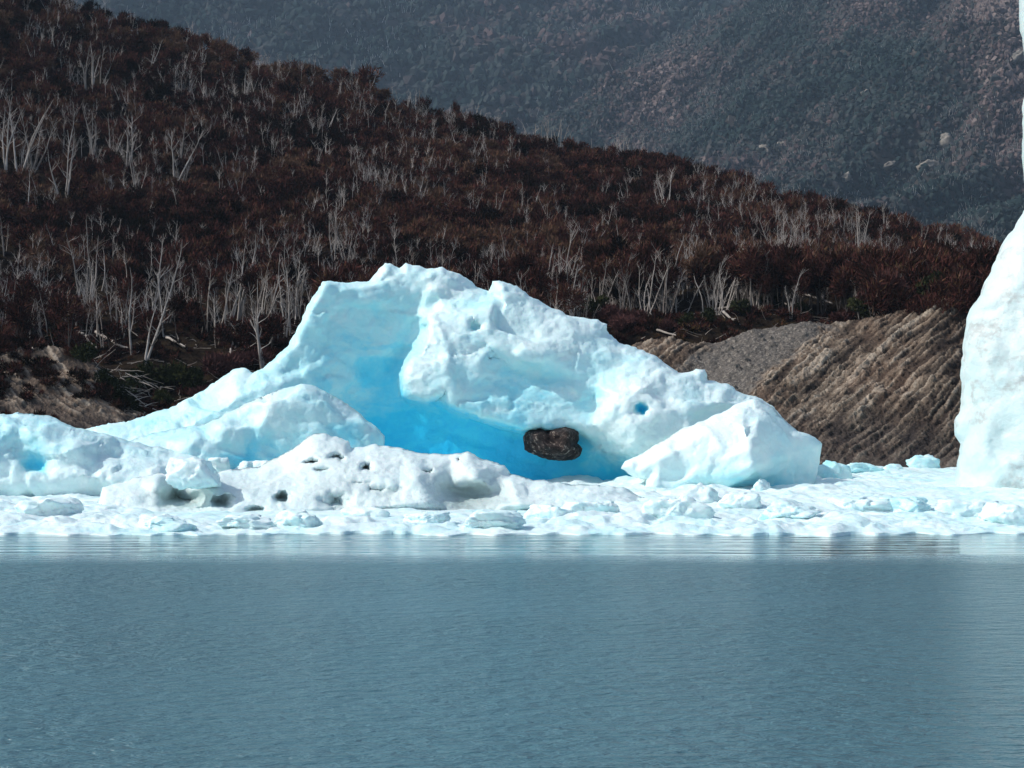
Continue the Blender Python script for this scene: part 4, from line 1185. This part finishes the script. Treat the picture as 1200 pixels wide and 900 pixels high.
Vs, Ts, n = [], [], 0
for i in range(len(pos)):
    if i in bigset: continue
    (V, F, t), hh = SCRUB[i % 8]
    if tall[i] > 0.5 and pos[i, 0] > 690: (V, F, t), hh = TALL[i % 6]
    a = rng.uniform(0, 6.28); sc = rng.uniform(0.65, 1.15) * (1.0 + 0.15 * (pp[i, 1] - 300) / 200)
    ca, sa = math.cos(a), math.sin(a)
    Vs.append(V @ np.array([[ca, sa, 0], [-sa, ca, 0], [0, 0, 1]]) * sc + pp[i]); Ts.append(np.clip(t + rng.normal(0, 0.22) + 0.85 * fbm(pp[i:i + 1] * .028, 3, 5)[0], 0, 1))
V = np.concatenate(Vs)
o = link('brown_scrub', mesh_np('brown_scrub', V, np.arange(len(V)).reshape(-1, 3), False, {'tint': np.concatenate(Ts)}), M_TWIG)
tag(o, 'dense brown leafless scrub covering the hillside', 'scrub', kind='stuff')

BANK_U, BANK_V = [0, 40, 80, 110, 140, 170, 210, 260], [400, 404, 412, 425, 448, 472, 496, 522]
# ---------------------------------------------------------------- green and reddish shrubs near the shore
GREEN_T = [crown(900 + i, 900, 4.2, 3.0, -0.3, lift=.25, blade=(.22, .5), bw=.14, lobes=8) for i in range(4)]
SHR = [mesh_np('shrub', V, F, False, {'tint': t}) for V, F, t in GREEN_T]
for me in SHR: me.materials.append(M_GREEN)
RED_T = [crown(930 + i, 800, 4.0, 2.8, -0.2, lift=.7, blade=(.35, .8), bw=.08, lobes=7) for i in range(3)]
RSH = [mesh_np('shrub', V, F, False, {'tint': t}) for V, F, t in RED_T]
for me in RSH: me.materials.append(M_REDTWIG)
for (u, v, sc, kind) in ((138, 470, 1.3, 'g'), (158, 462, 1.4, 'g'), (180, 458, 1.5, 'g'), (205, 456, 1.5, 'g'), (226, 458, 1.3, 'g'), (150, 484, 1.0, 'g'), (122, 452, 1.0, 'g'), (100, 425, 1.1, 'g'), (66, 402, 1.2, 'g'), (20, 392, 1.4, 'g'), (44, 378, 1.2, 'g'), (190, 478, 1.0, 'g'),
                         (248, 445, 1.4, 'r'), (262, 438, 1.3, 'r'), (280, 428, 1.2, 'r'), (304, 425, 1.1, 'r'), (235, 470, .9, 'r'), (8, 355, 1.6, 'r'), (24, 352, 1.3, 'r'), (900, 366, 1.3, 'g'), (1090, 356, 1.5, 'g'), (1108, 352, 1.5, 'g'), (1072, 358, 1.2, 'g'), (1010, 370, 1.1, 'g'),
                         (1020, 362, 1.6, 'r'), (1040, 356, 1.8, 'r'), (1064, 346, 1.9, 'r'), (1090, 338, 1.8, 'r'), (1120, 330, 1.6, 'r'), (1000, 372, 1.0, 'r'), (732, 395, 1.2, 'r'), (716, 388, 1.2, 'r'), (748, 384, 1.0, 'r'), (985, 378, .9, 'r'), (700, 376, 1.3, 'g'), (830, 385, .9, 'g'), (870, 378, 1.0, 'g'),
                         (940, 372, .9, 'g'), (806, 392, .9, 'g'), (786, 396, .9, 'r')):
    s = hill_s_of(u, v)
    g = hill_point(np.array([u]), np.array([s]))[0]
    if u < 260 and v > np.interp(u, BANK_U, BANK_V): g = P(u, v + 2, 240.0); s = 0.06
    if u > 1005 and v > 350: g = P(u, v, 256.0); s = 0.12
    me = (SHR[int(u) % 4] if kind == 'g' else RSH[int(u) % 3])
    o = bpy.data.objects.new('shrub', me); COL.objects.link(o); o.location = g; o.scale = (sc, sc, sc); o.rotation_euler = (0, 0, u * 1.3)
    tag(o, None, 'shrub', 'low shrubs along the shore')
    PENDING.append((o, ('large ' if sc > 1.25 else 'small ') + ('dark green shrub' if kind == 'g' else 'reddish bare shrub'), u, s))

# ---------------------------------------------------------------- low brush over the bench and the bank top
rng = np.random.default_rng(5)
Vs, Ts = [], []
BR = [crown(960 + i, 130, 2.2, 1.1, -0.15, lift=.6, blade=(.25, .7), bw=.07, lobes=4) for i in range(6)]
for _ in range(3800):
    u = rng.uniform(-120, 1120); s = rng.uniform(0.05, 0.26)
    if u < 150 and s < 0.12: continue
    p = hill_point(np.array([u]), np.array([s]))[0]
    if fbm(p[None] * .12, 2, 31)[0] + rng.normal(0, .2) < -.1: continue
    V, F, t = BR[rng.integers(6)]
    a = rng.uniform(0, 6.28); sc = rng.uniform(.5, 1.3); ca, sa = math.cos(a), math.sin(a)
    Vs.append(V @ np.array([[ca, sa, 0], [-sa, ca, 0], [0, 0, 1]]) * sc + p); Ts.append(np.clip(t + rng.normal(-.05, .25), 0, 1))
for _ in range(900):
    i, j = rng.integers(40, 400), int(160 * rng.random() ** 0.6)
    p = leftbank[i, min(j, 159)]
    if fbm(p[None] * .15, 2, 33)[0] + rng.normal(0, .12) < 0.02: continue
    V, F, t = BR[rng.integers(6)]
    a = rng.uniform(0, 6.28); sc = rng.uniform(.5, 1.3); ca, sa = math.cos(a), math.sin(a)
    Vs.append(V @ np.array([[ca, sa, 0], [-sa, ca, 0], [0, 0, 1]]) * sc + p); Ts.append(np.clip(t + rng.normal(-.15, .25), 0, 1))
V = np.concatenate(Vs)
o = link('low_brush', mesh_np('low_brush', V, np.arange(len(V)).reshape(-1, 3), False, {'tint': np.concatenate(Ts)}), M_TWIG)
tag(o, 'low brown brush and litter on the bench below the forest', 'brush', kind='stuff')

# ---------------------------------------------------------------- fallen trunks
for i, (u0, v0, u1, v1, r) in enumerate(((8, 380, 67, 413, .16), (113, 392, 157, 421, .26), (72, 380, 100, 397, .34), (40, 372, 74, 392, .16), (196, 404, 217, 418, .2), (30, 402, 60, 416, .14), (100, 396, 122, 424, .14), (60, 408, 90, 432, .18), (266, 421, 306, 384, .16), (270, 420, 278, 388, .16),
                                         (947, 343, 967, 345, .34), (940, 349, 975, 357, .2), (847, 378, 862, 387, .22), (806, 378, 820, 386, .2), (770, 396, 792, 401, .18), (830, 363, 860, 365, .18), (868, 362, 884, 358, .2), (888, 368, 894, 376, .16), (776, 372, 784, 368, .16), (908, 352, 926, 356, .18), (812, 369, 842, 367, .16), (740, 372, 762, 369, .15))):
    ends = []
    for (u, v) in ((u0, v0), (u1, v1)):
        if u < 260 and v > np.interp(u, BANK_U, BANK_V): g = P(u, v, 240.0)
        else: g = hill_point(np.array([u]), np.array([hill_s_of(u, v)]))[0]
        ends.append(g)
    a, b = np.array(ends[0]), np.array(ends[1])
    d = b - a; L = np.linalg.norm(d)
    if L > 16: d *= 16 / L; L = 16
    t = np.linspace(0, 1, 7)
    rngl = np.random.default_rng(3000 + i)
    pts = d[None] * t[:, None] + rngl.normal(0, 0.06, (7, 3)) * L * .12 + np.array([0, -0.4, r + .25])
    paths = [(pts, np.linspace(r, r * .5, 7))]
    for q in range(3):
        k = int(rngl.integers(2, 6))
        paths.append(limb(rngl, pts[k], d / L + rngl.normal(0, .7, 3), L * .18, r * .4, .02, 3, .2, .1))
    o = link('fallen_log', mesh_np('fallen_log', *tubes(paths, 6)), M_LOG, loc=a.tolist())
    tag(o, None, 'log', 'fallen logs along the shore')
    PENDING.append((o, ('thick' if r > .22 else 'thin') + ' fallen bleached log', (u0 + u1) / 2, hill_s_of((u0 + u1) / 2, (v0 + v1) / 2)))

label_pending()

# ---------------------------------------------------------------- bleached sticks lying about
rng = np.random.default_rng(6)
paths = []
for _ in range(900):
    u = rng.uniform(-60, 1060); s = rng.uniform(0.05, 0.27)
    if 400 < u < 680: continue
    p = hill_point(np.array([u]), np.array([s]))[0] + np.array([0, 0, .25])
    a = rng.uniform(0, 6.28)
    paths.append(limb(rng, p, [math.cos(a), math.sin(a) * .6, rng.uniform(-.1, .35)], rng.uniform(.8, 4.0), rng.uniform(.03, .09), .015, 4, .14, 0))
for _ in range(260):
    u = rng.uniform(-60, 190); v = np.interp(u, BANK_U, BANK_V) + rng.uniform(-30, 14)
    p = P(u, v, 247.0 if v < np.interp(u, BANK_U, BANK_V) else 240.0) if v > 430 else hill_point(np.array([u]), np.array([hill_s_of(u, v)]))[0] + np.array([0, 0, .3])
    a = rng.normal(-.6, .6)
    paths.append(limb(rng, p, [math.cos(a), .3 * rng.normal(), math.sin(a) * .6], rng.uniform(1, 4.5), rng.uniform(.03, .10), .015, 4, .12, 0))
o = link('branch_litter', mesh_np('branch_litter', *tubes(paths, 3)), M_LOG)
tag(o, 'litter of bleached sticks over the bench below the forest', 'driftwood', kind='stuff')

# ---------------------------------------------------------------- air
HAZE = 0.00005
hm = bpy.data.materials.new('haze_air'); hm.use_nodes = True
t = hm.node_tree; t.nodes.remove(t.nodes['Principled BSDF'])
vol = t.nodes.new('ShaderNodeVolumePrincipled'); vol.inputs['Density'].default_value = HAZE; vol.inputs['Color'].default_value = (0.55, 0.76, 1.0, 1); vol.inputs['Anisotropy'].default_value = 0.0
t.links.new(vol.outputs[0], t.nodes['Material Output'].inputs['Volume'])
x0, x1, y0, y1, z0, z1 = -5200, 5200, -400, 7200, -900, 1900
V = np.array([[x, y, z] for x in (x0, x1) for y in (y0, y1) for z in (z0, z1)], float)
F = np.array([[0, 1, 3, 2], [4, 6, 7, 5], [0, 4, 5, 1], [2, 3, 7, 6], [0, 2, 6, 4], [1, 5, 7, 3]])
o = link('haze', mesh_np('haze', V, F, False), hm)
tag(o, 'thin blue mountain haze', 'haze', kind='stuff')
